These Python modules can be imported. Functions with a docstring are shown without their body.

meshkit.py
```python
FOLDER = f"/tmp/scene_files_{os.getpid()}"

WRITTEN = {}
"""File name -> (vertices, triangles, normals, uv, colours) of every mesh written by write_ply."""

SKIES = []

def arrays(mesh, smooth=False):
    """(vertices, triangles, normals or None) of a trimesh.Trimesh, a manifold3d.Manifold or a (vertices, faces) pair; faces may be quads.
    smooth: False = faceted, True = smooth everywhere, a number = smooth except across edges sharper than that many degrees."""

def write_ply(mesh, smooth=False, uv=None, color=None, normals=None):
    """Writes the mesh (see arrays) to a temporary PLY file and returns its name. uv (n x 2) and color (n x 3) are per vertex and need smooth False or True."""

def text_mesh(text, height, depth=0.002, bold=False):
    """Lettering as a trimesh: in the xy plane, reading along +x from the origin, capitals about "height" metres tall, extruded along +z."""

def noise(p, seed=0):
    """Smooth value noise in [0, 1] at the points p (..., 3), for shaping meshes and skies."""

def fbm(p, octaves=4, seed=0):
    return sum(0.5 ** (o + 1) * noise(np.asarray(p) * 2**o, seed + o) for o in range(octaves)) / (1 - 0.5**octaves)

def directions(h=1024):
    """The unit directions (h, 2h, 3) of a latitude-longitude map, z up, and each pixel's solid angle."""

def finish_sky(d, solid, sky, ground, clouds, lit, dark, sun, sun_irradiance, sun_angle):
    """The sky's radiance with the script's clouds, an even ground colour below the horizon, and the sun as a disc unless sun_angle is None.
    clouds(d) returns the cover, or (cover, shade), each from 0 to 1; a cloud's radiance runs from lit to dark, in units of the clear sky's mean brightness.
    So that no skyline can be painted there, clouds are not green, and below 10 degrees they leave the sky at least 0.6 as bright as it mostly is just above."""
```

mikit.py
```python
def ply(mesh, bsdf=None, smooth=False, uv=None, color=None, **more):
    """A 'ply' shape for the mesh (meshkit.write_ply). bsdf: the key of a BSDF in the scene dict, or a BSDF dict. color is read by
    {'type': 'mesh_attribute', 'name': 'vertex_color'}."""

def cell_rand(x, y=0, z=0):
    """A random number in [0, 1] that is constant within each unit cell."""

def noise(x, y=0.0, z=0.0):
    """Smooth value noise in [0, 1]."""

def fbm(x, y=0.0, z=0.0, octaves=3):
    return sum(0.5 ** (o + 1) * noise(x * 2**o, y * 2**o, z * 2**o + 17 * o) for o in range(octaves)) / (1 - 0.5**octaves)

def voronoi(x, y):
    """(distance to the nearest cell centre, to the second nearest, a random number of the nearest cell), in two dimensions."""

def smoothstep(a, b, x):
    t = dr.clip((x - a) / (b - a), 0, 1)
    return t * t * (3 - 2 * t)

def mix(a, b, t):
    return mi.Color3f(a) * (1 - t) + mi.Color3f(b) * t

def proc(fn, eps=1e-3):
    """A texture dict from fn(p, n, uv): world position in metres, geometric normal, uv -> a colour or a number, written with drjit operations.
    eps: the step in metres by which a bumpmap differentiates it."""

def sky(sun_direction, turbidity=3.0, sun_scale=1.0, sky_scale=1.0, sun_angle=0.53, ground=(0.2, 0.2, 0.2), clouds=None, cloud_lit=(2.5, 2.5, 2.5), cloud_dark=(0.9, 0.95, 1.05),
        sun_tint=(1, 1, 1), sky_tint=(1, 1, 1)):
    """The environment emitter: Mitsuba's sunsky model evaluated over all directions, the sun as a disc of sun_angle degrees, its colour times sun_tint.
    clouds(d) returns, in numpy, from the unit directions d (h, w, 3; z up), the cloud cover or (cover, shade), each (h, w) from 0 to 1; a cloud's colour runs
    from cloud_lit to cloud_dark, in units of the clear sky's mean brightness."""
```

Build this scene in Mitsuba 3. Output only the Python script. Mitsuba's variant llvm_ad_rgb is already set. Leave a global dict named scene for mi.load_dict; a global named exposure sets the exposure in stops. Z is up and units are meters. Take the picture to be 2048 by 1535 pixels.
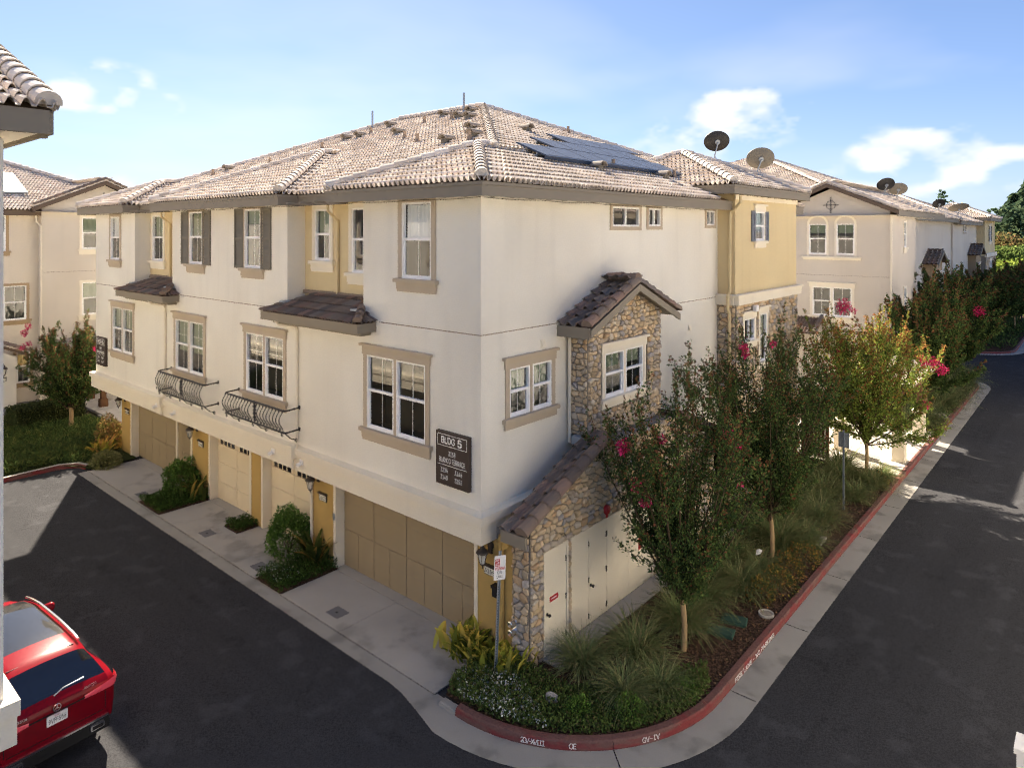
import math, random
import numpy as np, trimesh, mitsuba as mi, drjit as dr, mikit, meshkit
from shapely.geometry import Polygon, box as sbox, Point, LineString, MultiPoint
from shapely.ops import unary_union, voronoi_diagram
from shapely import affinity
from mikit import proc, noise, fbm, smoothstep, mix, voronoi, cell_rand
T = mi.ScalarTransform4f
rng = np.random.default_rng(7); rnd = random.Random(7)
scene, labels = {}, {}

# ------------------------------------------------------------------ camera, sky, exposure
EYE = np.array([9.705, -10.235, 8.8]); FWD = np.array([-.6547, .7559, 0.])
scene['camera'] = {'type': 'perspective', 'fov': 73.31, 'fov_axis': 'x', 'near_clip': .1, 'far_clip': 3000.,
    'principal_point_offset_y': 0.1977,
    'to_world': T().look_at(origin=EYE.tolist(), target=(EYE + FWD).tolist(), up=[0, 0, 1])}
SUN = np.array([-.676, .341, .653])
FN, RT = FWD, np.array([FWD[1], -FWD[0], 0.])
def cloud_cover(d):
    az = np.degrees(np.arctan2(d @ RT, d @ FN)); el = np.degrees(np.arcsin(np.clip(d[..., 2], -1, 1)))
    q = d / np.maximum(d[..., 2:3] + .12, .05)
    n1 = meshkit.fbm(np.stack([az * .36, el * .75, az * 0 + 3.1], -1), 6, 3)
    n2 = meshkit.fbm(q * np.array([1.1, 1.1, 0]) + 5, 5, 11)
    c = np.zeros(az.shape)
    for a, e, ra, re, s in ((-31, 9.4, 4.4, 2.2, .95), (-34.5, 8.6, 3.2, 1.3, .7), (17.0, 8.6, 5.2, 2.4, .85), (20.5, 9.6, 3.4, 1.4, .8), (13.5, 6.4, 4, 1.4, .4), (31.5, 5.2, 5.5, 2.2, .9), (38, 5.2, 5, 2.2, .85), (26, 3.4, 6, 1.2, .6), (-29, 3.2, 4, 1.3, .9), (52, 6, 10, 4, 1), (-70, 9, 12, 4, .9), (110, 12, 16, 5, 1), (160, 9, 18, 5, 1), (-130, 11, 16, 5, 1), (80, 16, 10, 4, .8)):
        r = ((az - a) / ra) ** 2 + ((el - e) / re) ** 2
        c = np.maximum(c, s * np.clip((1.0 - r) * .75 + (n1 - .5) * 5.0, 0, 1) * np.clip(1.9 - r, 0, 1))
    wisp = np.clip((n2 - .46) * 2.6, 0, 1) * .30
    haze = np.clip(1 - el / 10, 0, 1) ** 1.6 * .22
    cover = np.clip(np.maximum(c * .9, np.maximum(wisp * np.clip(1 - abs(el - 11) / 14, 0, 1), 0)) + haze * (1 - c), 0, 1)
    return cover, np.clip((.5 - n1) * 1.2 * c, 0, .6)
scene['sky'] = mikit.sky(SUN.tolist(), turbidity=2.2, clouds=cloud_cover, ground=(.18, .17, .16), sun_scale=2.4, sky_scale=.80, cloud_lit=(3.1, 3.08, 3.05), cloud_dark=(1.9, 2.0, 2.2), sky_tint=(.92, .90, 1.04), sun_tint=(.94, .985, 1.09))
exposure = 2.6

# ------------------------------------------------------------------ materials
def bsdf(key, d, two=True): scene[key] = {'type': 'twosided', 'b': d} if two else d
def flat(key, c, rough=.7, spec=.3, metal=0., **k): bsdf(key, {'type': 'principled', 'base_color': {'type': 'rgb', 'value': list(c)}, 'roughness': rough, 'specular': spec, 'metallic': metal, **k})
def tex(key, fn, rough=.85, spec=.2, bump=None, bs=1., **k):
    d = {'type': 'principled', 'base_color': proc(fn), 'roughness': rough, 'specular': spec, **k}
    if bump: d = {'type': 'bumpmap', 'arbitrary': proc(bump, 3e-3), 'scale': bs, 'bsdf': d}
    bsdf(key, d)
def stucco(c, stain=.10):
    c = np.array(c)
    def fn(p, n, uv):
        big = fbm(p.x * .55 + 3, p.y * .55, p.z * .3, 4); fine = noise(p.x * 55, p.y * 55, p.z * 55)
        streak = fbm(p.x * 3.1 + p.y * 3.3, 0, p.z * .22, 3)
        k = 1 - stain * (big - .35) * 1.2 - stain * .3 * smoothstep(.5, .9, streak) + (fine - .5) * .07
        return mi.Color3f(*[float(v) for v in c]) * k * mi.Color3f(1, 1 - .03 * big, 1 - .06 * big)
    return fn
sbump = lambda p, n, uv: .004 * fbm(p.x * 38, p.y * 38, p.z * 38, 2)
tex('m_cream', stucco((.79, .77, .69), .17), .9, .15, sbump)
tex('m_pale_wall', stucco((.57, .58, .58), .10), .9, .15, sbump)
tex('m_yellow', stucco((.66, .55, .33), .12), .9, .15, sbump)
tex('m_ochre', stucco((.50, .345, .125), .16), .9, .15, sbump)
tex('m_grey_wall', stucco((.60, .555, .485), .10), .9, .15, sbump)
tex('m_beige_wall', stucco((.68, .62, .52), .10), .9, .15, sbump)
tex('m_cornice', stucco((.79, .74, .61), .12), .85, .2)
tex('m_taupe', stucco((.48, .41, .31), .10), .85, .2)
tex('m_tan_trim', stucco((.40, .30, .19), .10), .85, .2)
flat('m_fascia', (.23, .20, .155), .6, .3); flat('m_brown_fascia', (.12, .085, .06), .6, .3)
tex('m_garage_taupe', stucco((.33, .265, .165), .06), .55, .35)
tex('m_garage_cream', stucco((.78, .68, .49), .06), .55, .35)
tex('m_door', stucco((.80, .74, .60), .05), .5, .35)
flat('m_shutter', (.17, .155, .125), .6, .3); flat('m_shutter_blue', (.17, .185, .215), .6, .3)
flat('m_vinyl', (.83, .83, .82), .35, .5)
bsdf('m_pane', {'type': 'thindielectric', 'int_ior': 1.55}, False)
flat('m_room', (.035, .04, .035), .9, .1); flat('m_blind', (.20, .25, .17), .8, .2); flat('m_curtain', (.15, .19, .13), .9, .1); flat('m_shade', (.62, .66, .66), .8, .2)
flat('m_dark_gap', (.02, .018, .016), .9, .1); flat('m_joint', (.28, .22, .17), .9, .1)
flat('m_iron', (.012, .012, .014), .45, .5); flat('m_bronze', (.05, .04, .032), .5, .5); flat('m_lamp_glass', (.75, .72, .62), .3, .5)
flat('m_sign_brown', (.045, .032, .026), .5, .4); flat('m_letter', (.82, .80, .76), .6, .3); flat('m_letter_red', (.55, .03, .03), .6, .3); flat('m_letter_dark', (.04, .04, .04), .6, .3); flat('m_letter_orange', (.75, .30, .06), .6, .3)
flat('m_white', (.80, .79, .77), .5, .4); flat('m_red', (.42, .025, .03), .4, .5)
flat('m_galv', (.30, .34, .38), .45, .5, .6); flat('m_chrome', (.85, .86, .9), .12, .5, 1.0); flat('m_lead', (.36, .40, .44), .6, .4, .3)
vc = {'type': 'mesh_attribute', 'name': 'vertex_color'}
bsdf('m_tile', {'type': 'principled', 'base_color': vc, 'roughness': .85, 'specular': .2})
scene['m_leaf'] = {'type': 'principledthin', 'base_color': vc, 'roughness': .4, 'diff_trans': .8, 'eta': 1.45}
bsdf('m_petal', {'type': 'principled', 'base_color': vc, 'roughness': .7, 'specular': .2})
bsdf('m_stone', {'type': 'bumpmap', 'arbitrary': proc(lambda p, n, uv: .02 * fbm(p.x * 16, p.y * 16, p.z * 16, 3), 4e-3), 'scale': 1., 'bsdf': {'type': 'principled', 'base_color': vc, 'roughness': .9, 'specular': .15}})
tex('m_mortar', lambda p, n, uv: mi.Color3f(.27, .235, .195) * (.75 + .5 * noise(p.x * 30, p.y * 30, p.z * 30)), .95, .1)
def asph(p, n, uv):
    big = fbm(p.x * .35, p.y * .35, 1.7, 4); g = noise(p.x * 70, p.y * 70, 0); md = fbm(p.x * 2.3 + 9, p.y * 2.3, 4, 3)
    k = .043 + .016 * (big - .4) + .014 * smoothstep(.6, .8, md) + .034 * (g - .5) + .016 * (fbm(p.x * .22, p.y * 2.6, 5.5, 3) - .5) * smoothstep(0., -2., p.y) + .016 * (fbm(p.x * 2.6, p.y * .2, 8.5, 3) - .5) * smoothstep(4.5, 6., p.x)
    return mi.Color3f(.94, .97, 1.06) * k * (1 - .16 * smoothstep(.10, .05, voronoi(p.x * .45 + .3 * noise(p.x * 6, p.y * 6, 1), p.y * .45)[0]))
tex('m_asphalt', asph, .95, .06, lambda p, n, uv: .006 * noise(p.x * 60, p.y * 60, 0))
def conc(base, wet=.0):
    def fn(p, n, uv):
        big = fbm(p.x * .9, p.y * .9, p.z + 3, 4); g = noise(p.x * 90, p.y * 90, p.z * 90); st = smoothstep(.52, .8, fbm(p.x * 1.7 + 4, p.y * 1.7, 9, 4))
        return mi.Color3f(*base) * (1 + .28 * (big - .5) + .10 * (g - .5) - .30 * st)
    return fn
tex('m_concrete', conc((.36, .345, .315)), .9, .2); tex('m_gutter', conc((.30, .29, .265)), .9, .2); tex('m_walk', conc((.40, .375, .335)), .9, .2); tex('m_slate', conc((.15, .15, .155)), .9, .2)
def redp(p, n, uv):
    w = fbm(p.x * 3, p.y * 3, p.z * 8, 4); w2 = noise(p.x * 40, p.y * 40, p.z * 40)
    return mix((.185, .030, .032), (.15, .075, .065), smoothstep(.35, .75, w + .25 * n.z)) * (.85 + .3 * w2)
tex('m_red_kerb', redp, .7, .3)
tex('m_mulch', lambda p, n, uv: mix((.035, .022, .015), (.11, .065, .045), smoothstep(.35, .75, noise(p.x * 34, p.y * 34, 0) * .7 + .3 * fbm(p.x * 9, p.y * 9, 2, 2))), .95, .1, lambda p, n, uv: .02 * noise(p.x * 30, p.y * 30, 0))
tex('m_lawn_soil', lambda p, n, uv: mix((.02, .028, .010), (.045, .06, .018), fbm(p.x * 3, p.y * 3, 0, 3)), .95, .1)
tex('m_field', lambda p, n, uv: mix((.10, .09, .05), (.16, .14, .10), fbm(p.x * .05, p.y * .05, 0, 3)), .95, .1)
tex('m_bark', lambda p, n, uv: mix((.30, .20, .10), (.47, .34, .19), fbm(p.x * 16, p.y * 16, p.z * 3, 3)), .85, .2)
tex('m_twig', lambda p, n, uv: mix((.06, .04, .024), (.12, .085, .05), noise(p.x * 9, p.y * 9, p.z * 3)), .85, .2)
tex('m_dark_bark', lambda p, n, uv: mix((.05, .035, .025), (.13, .09, .06), fbm(p.x * 6, p.y * 6, p.z * 2, 3)), .9, .1)
tex('m_wood', lambda p, n, uv: mix((.075, .035, .018), (.16, .08, .04), fbm(p.x * 12, p.y * 12, p.z * 2, 3)), .7, .3)
bsdf('m_solar', {'type': 'principled', 'base_color': {'type': 'rgb', 'value': [.05, .053, .058]}, 'roughness': .32, 'specular': .45, 'clearcoat': .15, 'clearcoat_gloss': .8})
flat('m_solar_edge', (.012, .03, .07), .35, .5); flat('m_tan_dark', (.17, .155, .125), .7, .2); flat('m_green_box', (.035, .075, .055), .6, .3); flat('m_copper', (.05, .045, .04), .5, .4)
bsdf('m_car_paint', {'type': 'principled', 'base_color': {'type': 'rgb', 'value': [.17, .002, .009]}, 'roughness': .22, 'specular': .06, 'metallic': .0, 'clearcoat': .35, 'clearcoat_gloss': .99})
bsdf('m_car_glass', {'type': 'principled', 'base_color': {'type': 'rgb', 'value': [.006, .007, .009]}, 'roughness': .03, 'specular': .8, 'clearcoat': 1.0, 'clearcoat_gloss': 1.0})
flat('m_black', (.012, .012, .013), .45, .4); flat('m_tyre', (.02, .02, .02), .8, .2)
flat('m_tail', (.88, .10, .14), .12, .6)

# ------------------------------------------------------------------ mesh helpers
def nv(v): v = np.asarray(v, float); return v / np.linalg.norm(v)
class M:
    """collects triangles; quads are split"""
    def __init__(s): s.v, s.f, s.c, s.n = [], [], [], 0
    def add(s, v, f, col=None):
        v, f = np.asarray(v, float), np.asarray(f, int)
        if len(f) and f.shape[1] == 4: f = np.vstack([f[:, [0, 1, 2]], f[:, [0, 2, 3]]])
        s.v.append(v); s.f.append(f + s.n); s.n += len(v)
        s.c.append(np.tile(np.asarray(col if col is not None else (.5, .5, .5), float), (len(v), 1)) if col is None or np.ndim(col) == 1 else np.asarray(col, float)); return s
    def tm(s, m): return s.add(m.vertices, m.faces)
    def box(s, x0, x1, y0, y1, z0, z1, F=None, col=None):
        x0, x1 = sorted((x0, x1)); y0, y1 = sorted((y0, y1)); z0, z1 = sorted((z0, z1))
        v = np.array([(x, y, z) for z in (z0, z1) for y in (y0, y1) for x in (x0, x1)], float)
        f = [(0, 2, 3, 1), (4, 5, 7, 6), (0, 1, 5, 4), (2, 6, 7, 3), (0, 4, 6, 2), (1, 3, 7, 5)]
        return s.add(F.p(v) if F is not None else v, f, col)
    def quad(s, a, b, c, d, col=None): return s.add([a, b, c, d], [(0, 1, 2, 3)], col)
    def tri(s, a, b, c): return s.add([a, b, c], [(0, 1, 2)])
    def tube(s, pts, r, n=6, caps=True, F=None, col=None):
        pts = np.asarray(pts, float); k = len(pts); r = np.broadcast_to(np.asarray(r, float), (k,))
        if F is not None: pts = F.p(pts)
        t = np.gradient(pts, axis=0); t /= np.linalg.norm(t, axis=1, keepdims=True) + 1e-12
        a = np.array([0, 0, 1.]) if abs(t[0][2]) < .9 else np.array([1., 0, 0]); V = []
        u = nv(np.cross(t[0], a))
        for i in range(k):
            u = u - t[i] * (u @ t[i]); u = nv(u); w = np.cross(t[i], u); ang = np.arange(n) * 2 * np.pi / n
            V.append(pts[i] + r[i] * (np.cos(ang)[:, None] * u + np.sin(ang)[:, None] * w))
        V = np.vstack(V); i = np.arange(n); f = []
        for j in range(k - 1): f += [(j * n + a, j * n + (a + 1) % n, (j + 1) * n + (a + 1) % n, (j + 1) * n + a) for a in i]
        f = [list(q) for q in f]; s.add(V, f, col)
        if caps:
            for j, o in ((0, 1), (k - 1, -1)):
                ring = V[j * n:(j + 1) * n]; s.add(np.vstack([ring, [pts[j]]]), [(b, a, n) if o > 0 else (a, b, n) for a, b in zip(i, np.roll(i, -1))], col)
        return s
    def prism(s, poly, d0, d1, F):
        """polygon in (u,v) of frame F extruded from depth d0 to d1"""
        m = trimesh.creation.extrude_polygon(poly, d1 - d0, engine='earcut'); v = np.array(m.vertices); v[:, 2] += d0
        return s.add(F.p(v), m.faces)
    def sheet(s, poly, d, F):
        if hasattr(poly, 'geoms'):
            for q in poly.geoms: s.sheet(q, d, F)
            return s
        v, f = trimesh.creation.triangulate_polygon(poly, engine='earcut'); v = np.asarray(v)
        return s.add(F.p(np.c_[v, np.full(len(v), d)]), f)
    def lathe(s, prof, F, n=12, col=None):
        prof = np.asarray(prof, float); a = np.arange(n) * 2 * np.pi / n
        v = np.array([(r * math.cos(t), r * math.sin(t), z) for r, z in prof for t in a]); k = len(prof)
        f = [(j * n + i, j * n + (i + 1) % n, (j + 1) * n + (i + 1) % n, (j + 1) * n + i) for j in range(k - 1) for i in range(n)]
        return s.add(F.p(v) if F is not None else v, f, col)
    def arr(s): return np.vstack(s.v), np.vstack(s.f)
    def cols(s): return np.vstack(s.c)
class Fr:
    """local frame: p(u,v,d) = o + u*U + v*V + d*N"""
    def __init__(s, o, U, N, V=(0, 0, 1)): s.o, s.U, s.N, s.V = map(lambda q: np.asarray(q, float), (o, U, N, V))
    def p(s, q): q = np.atleast_2d(np.asarray(q, float)); return s.o + q[:, :1] * s.U + q[:, 1:2] * s.V + q[:, 2:3] * s.N
    def at(s, u, v, d=0): return Fr(s.p((u, v, d))[0], s.U, s.N, s.V)
def south(x, z, y): return Fr((x, y, z), (1, 0, 0), (0, -1, 0))          # faces -y, u to the right seen from outside
def east(y, z, x): return Fr((x, y, z), (0, 1, 0), (1, 0, 0))             # faces +x
def flatF(x=0, y=0, z=0): return Fr((x, y, z), (1, 0, 0), (0, 0, 1), (0, 1, 0))
used = {}
def num(key):
    k = used.get(key, -1) + 1; used[key] = k
    return key if k == 0 else f'{key}_{k:03d}'
def put(key, m, mat, smooth=False, col=False, fresh=True):
    if fresh: key = num(key)
    if m.n == 0: return key
    scene[key] = mikit.ply(m.arr(), mat, smooth=smooth, color=m.cols() if col else None); return key
def lab(key, label, cat=None, group=None, kind=None):
    d = {'label': label}
    if cat: d['category'] = cat
    if group: d['group'] = group
    if kind: d['kind'] = kind
    labels[key] = d
def struct(key, m, mat, label, smooth=False):
    k = put(key, m, mat, smooth); lab(k, label, kind='structure'); return k
PITCH = .417
# ------------------------------------------------------------------ builders: tiles, roofs, stones, windows
def tile_mesh(w, L, roll, h, nseg):
    """double-roll tile: a across, b up the slope, c out; butt end closed"""
    a = np.linspace(0, w, nseg + 1); ph = (a / roll) % 1.; c = h * np.sin(np.pi * np.clip(ph / .66, 0, 1)) ** .8
    top0 = np.c_[a, a * 0, c * 1.4 + .020]; top1 = np.c_[a, a * 0 + L, c * .62 + .003]; base = np.c_[a, a * 0 + .012, c * 1.25 + .006]
    v = np.vstack([top0, top1, base]); k = nseg + 1; f = []
    for i in range(nseg): f += [(i, i + 1, k + i + 1, k + i), (2 * k + i, 2 * k + i + 1, i + 1, i)]
    f = np.asarray(f); return v, np.vstack([f[:, [0, 1, 2]], f[:, [0, 2, 3]]])
LIGHT_TILE = [np.array(c) for c in ((.65, .595, .525), (.59, .53, .46), (.69, .635, .565), (.61, .535, .46), (.54, .48, .41))]
BROWN_TILE = [np.array(c) * 1.5 for c in ((.150, .112, .088), (.115, .090, .076), (.17, .115, .09), (.13, .112, .098), (.16, .125, .098))]
def hip_h(r, x, y):
    d = np.full(np.shape(x), 1e9)
    if 'S' in r['hip']: d = np.minimum(d, y - r['y0'])
    if 'N' in r['hip']: d = np.minimum(d, r['y1'] - y)
    if 'W' in r['hip']: d = np.minimum(d, x - r['x0'])
    if 'E' in r['hip']: d = np.minimum(d, r['x1'] - x)
    ins = (x >= r['x0'] - .01) & (x <= r['x1'] + .01) & (y >= r['y0'] - .01) & (y <= r['y1'] + .01)
    return np.where(ins, r['ze'] + r['p'] * d, -1e9)
def R(x0, x1, y0, y1, ze, hip='SNEW', p=PITCH): return dict(x0=x0, x1=x1, y0=y0, y1=y1, ze=ze, hip=hip, p=p)
def side(r, s):
    """eave start, direction along the eave, inward direction, eave length"""
    x0, x1, y0, y1 = r['x0'], r['x1'], r['y0'], r['y1']
    return {'S': ((x0, y0), (1, 0), (0, 1), x1 - x0), 'E': ((x1, y0), (0, 1), (-1, 0), y1 - y0), 'N': ((x1, y1), (-1, 0), (0, -1), x1 - x0), 'W': ((x0, y1), (0, -1), (1, 0), y1 - y0)}[s]
NB = {'S': 'WE', 'E': 'SN', 'N': 'EW', 'W': 'NS'}
def roof_tiles(owner, rects, sides, palette, w=.33, e=.335, roll=.165, h=.078, nseg=12, nparts=300, zoff=.02, clip=None, colvar=.07):
    """lays tiles on the named slopes; the ones nearest the camera are parts of their own, the rest one part"""
    L = .42; tv, tf = tile_mesh(w, L, roll, h, nseg); items = []
    for r, ss in zip(rects, sides):
        for s in ss:
            o, U, W, LN = side(r, s); o, U, W = np.array(o), np.array(U, float), np.array(W, float); p = r['p']; cs = 1 / math.hypot(1, p); sn = p * cs
            # run to the ridge
            span = (r['y1'] - r['y0']) if s in 'SN' else (r['x1'] - r['x0']); opp = {'S': 'N', 'N': 'S', 'E': 'W', 'W': 'E'}[s]
            dmax = span / 2 if opp in r['hip'] else span
            if NB[s][0] in r['hip'] and NB[s][1] in r['hip']: dmax = min(dmax, LN / 2)
            ed = e * cs; rows = int(math.ceil((dmax + .05) / ed)); S3 = np.array([W[0] * cs, W[1] * cs, sn]); U3 = np.array([U[0], U[1], 0]); N3 = np.cross(U3, S3)
            if N3[2] < 0: N3 = -N3
            lo = 1. if NB[s][0] in r['hip'] else 0.; hi = 1. if NB[s][1] in r['hip'] else 0.
            for i in range(rows):
                d0 = i * ed - .04
                for j in range(int(math.ceil(LN / w)) + 1):
                    u0 = j * w; uc, dc = u0 + w / 2, d0 + ed / 2
                    if uc < lo * dc - w * .6 or uc > LN - hi * dc + w * .6 or (hi == 0 and u0 > LN - .02): continue
                    c = o + U * uc + W * dc; z = r['ze'] + p * dc
                    if any(hip_h(q, c[0], c[1]) > z + .16 for q in rects if q is not r): continue
                    if clip is not None and not clip(c[0], c[1]): continue
                    items.append((r['ze'], p, o, U, W, U3, S3, N3, u0, d0, lo, hi, LN, np.hypot(np.hypot(c[0] - EYE[0], c[1] - EYE[1]), z - EYE[2])))
    order = np.argsort([it[-1] for it in items]); near = set(order[:nparts].tolist()); rest = M()
    for k, (ze, p, o, U, W, U3, S3, N3, u0, d0, lo, hi, LN, dist) in enumerate(items):
        jit = rng.normal(0, 1, 4); b = tv.copy(); u = u0 + b[:, 0]; cs = S3[2] / p if p else 1; bb = b[:, 1] + jit[0] * .006; cc = b[:, 2] + jit[1] * .003
        d = d0 + bb * cs
        u = np.clip(u, lo * np.maximum(d, 0), LN - hi * np.maximum(d, 0))
        P = np.c_[o[0] + U[0] * u + W[0] * d, o[1] + U[1] * u + W[1] * d, ze + zoff + p * d] + N3 * cc[:, None]
        tone = palette[rng.integers(len(palette))] * (1 + jit[2] * colvar)
        if k in near:
            m = M().add(P, tf, tone); put(owner + '__tile', m, 'm_tile', col=True)
        else: rest.add(P, tf, tone)
    if rest.n:
        k = put(owner + '__tile_field', rest, 'm_tile', col=True); labels[k] = {'kind': 'stuff', 'label': 'further rows of roof tiles'}
def cap_line(owner, P0, P1, palette, r=.135, e=.36, L=.44, name='hip_tile', parts=True, lift=.05, end=True, nseg=8):
    """half-barrel tiles laid end over end from P0 (low) up to P1"""
    P0, P1 = np.array(P0, float), np.array(P1, float); D = P1 - P0; LN = np.linalg.norm(D); D /= LN; S = nv(np.cross(D, (0, 0, 1))); Nn = np.cross(S, D); n = max(1, int(round(LN / e))); st = LN / n; rest = M()
    for i in range(n):
        o = P0 + D * (i * st) + Nn * lift; a = np.linspace(-.08, np.pi + .08, nseg + 1); k = nseg + 1
        def ring(rr, t, up): return o + D * t + rr * (np.cos(a)[:, None] * S + np.sin(a)[:, None] * Nn) + Nn * up
        v = np.vstack([ring(r * 1.02, -.02, .024), ring(r * .89, L - .02, -.004), ring(r * .93, -.012, .014)]); f = []
        for q in range(nseg): f += [(q, q + 1, k + q + 1, k + q), (2 * k + q, 2 * k + q + 1, q + 1, q)]
        m = M().add(v, f, palette[rng.integers(len(palette))] * (1 + rng.normal() * .05))
        if i == 0 and end:
            c = len(v); v2 = np.vstack([ring(r, -.02, .022), [o + D * -.02]]); m.add(v2, [(q + 1, q, k) for q in range(nseg)], palette[0] * .9)
        if parts: put(owner + '__' + name, m, 'm_tile', smooth=False, col=True)
        else: rest.add(*m.arr(), m.cols())
    return rest
def hip_deck(m, r, off=-.02):
    x0, x1, y0, y1, ze, p, h = r['x0'], r['x1'], r['y0'], r['y1'], r['ze'] + off, r['p'], r['hip']; w, l = x1 - x0, y1 - y0
    ew = ('E' in h, 'W' in h); ns = ('S' in h, 'N' in h)
    if (all(ns) and (w >= l or not any(ew))) or not any(ew):   # ridge along x
        hw = l / 2 if all(ns) else l; z = ze + p * hw; yr = (y0 + hw) if ns[0] else (y1 - hw)
        a, b = x0 + (hw if ew[1] else 0), x1 - (hw if ew[0] else 0); A, B = (a, yr, z), (b, yr, z)
        if ns[0]: m.quad((x0, y0, ze), (x1, y0, ze), B, A)
        if ns[1]: m.quad((x1, y1, ze), (x0, y1, ze), A, B)
        m.tri((x1, y0, ze), (x1, y1, ze), B) if ew[0] else 0; m.tri((x0, y1, ze), (x0, y0, ze), A) if ew[1] else 0
        return A, B
    hw = w / 2 if all(ew) else w; z = ze + p * hw; xr = (x0 + hw) if ew[1] else (x1 - hw)
    a, b = y0 + (hw if ns[0] else 0), y1 - (hw if ns[1] else 0); A, B = (xr, a, z), (xr, b, z)
    if ew[0]: m.quad((x1, y0, ze), (x1, y1, ze), B, A)
    if ew[1]: m.quad((x0, y1, ze), (x0, y0, ze), A, B)
    m.tri((x0, y0, ze), (x1, y0, ze), A) if ns[0] else 0; m.tri((x1, y1, ze), (x0, y1, ze), B) if ns[1] else 0
    return A, B
def eaves(owner, outline, z0, z1, mat, th=.05, soffit_mat='m_cornice', sof_z=None, skip=None):
    """fascia boards along the outline of the eaves, and the soffit inside them"""
    pts = list(outline.exterior.coords)[:-1]; n = len(pts)
    ccw = outline.exterior.is_ccw; tr = M()
    for i in range(n):
        a, b = np.array(pts[i]), np.array(pts[(i + 1) % n]); d = b - a; L = np.hypot(*d)
        if L < .05 or (skip and skip(a, b)): continue
        d /= L; nn = np.array([d[1], -d[0]]) * (1 if ccw else -1)
        F = Fr((a[0], a[1], 0), (d[0], d[1], 0), (nn[0], nn[1], 0)); e = th if True else 0
        tr.box(-.0, L + .0, z0, z1 - .07, -th, 0, F); tr.box(-.02, L + .02, z1 - .068, z1, -th, .022, F)
    put(owner + '__fascia', tr, mat)
    s = M(); F = flatF(0, 0, sof_z if sof_z is not None else z0 + .05); s.sheet(outline.buffer(-th * .5, join_style=2), 0, F); put(owner + '__soffit', s, soffit_mat)
STONE = [np.array(c) * np.array((1.32, 1.38, 1.50)) for c in ((.40, .295, .17), (.36, .28, .18), (.44, .33, .20), (.33, .27, .20), (.30, .26, .215), (.42, .35, .25), (.37, .25, .14), (.27, .235, .20))]
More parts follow.
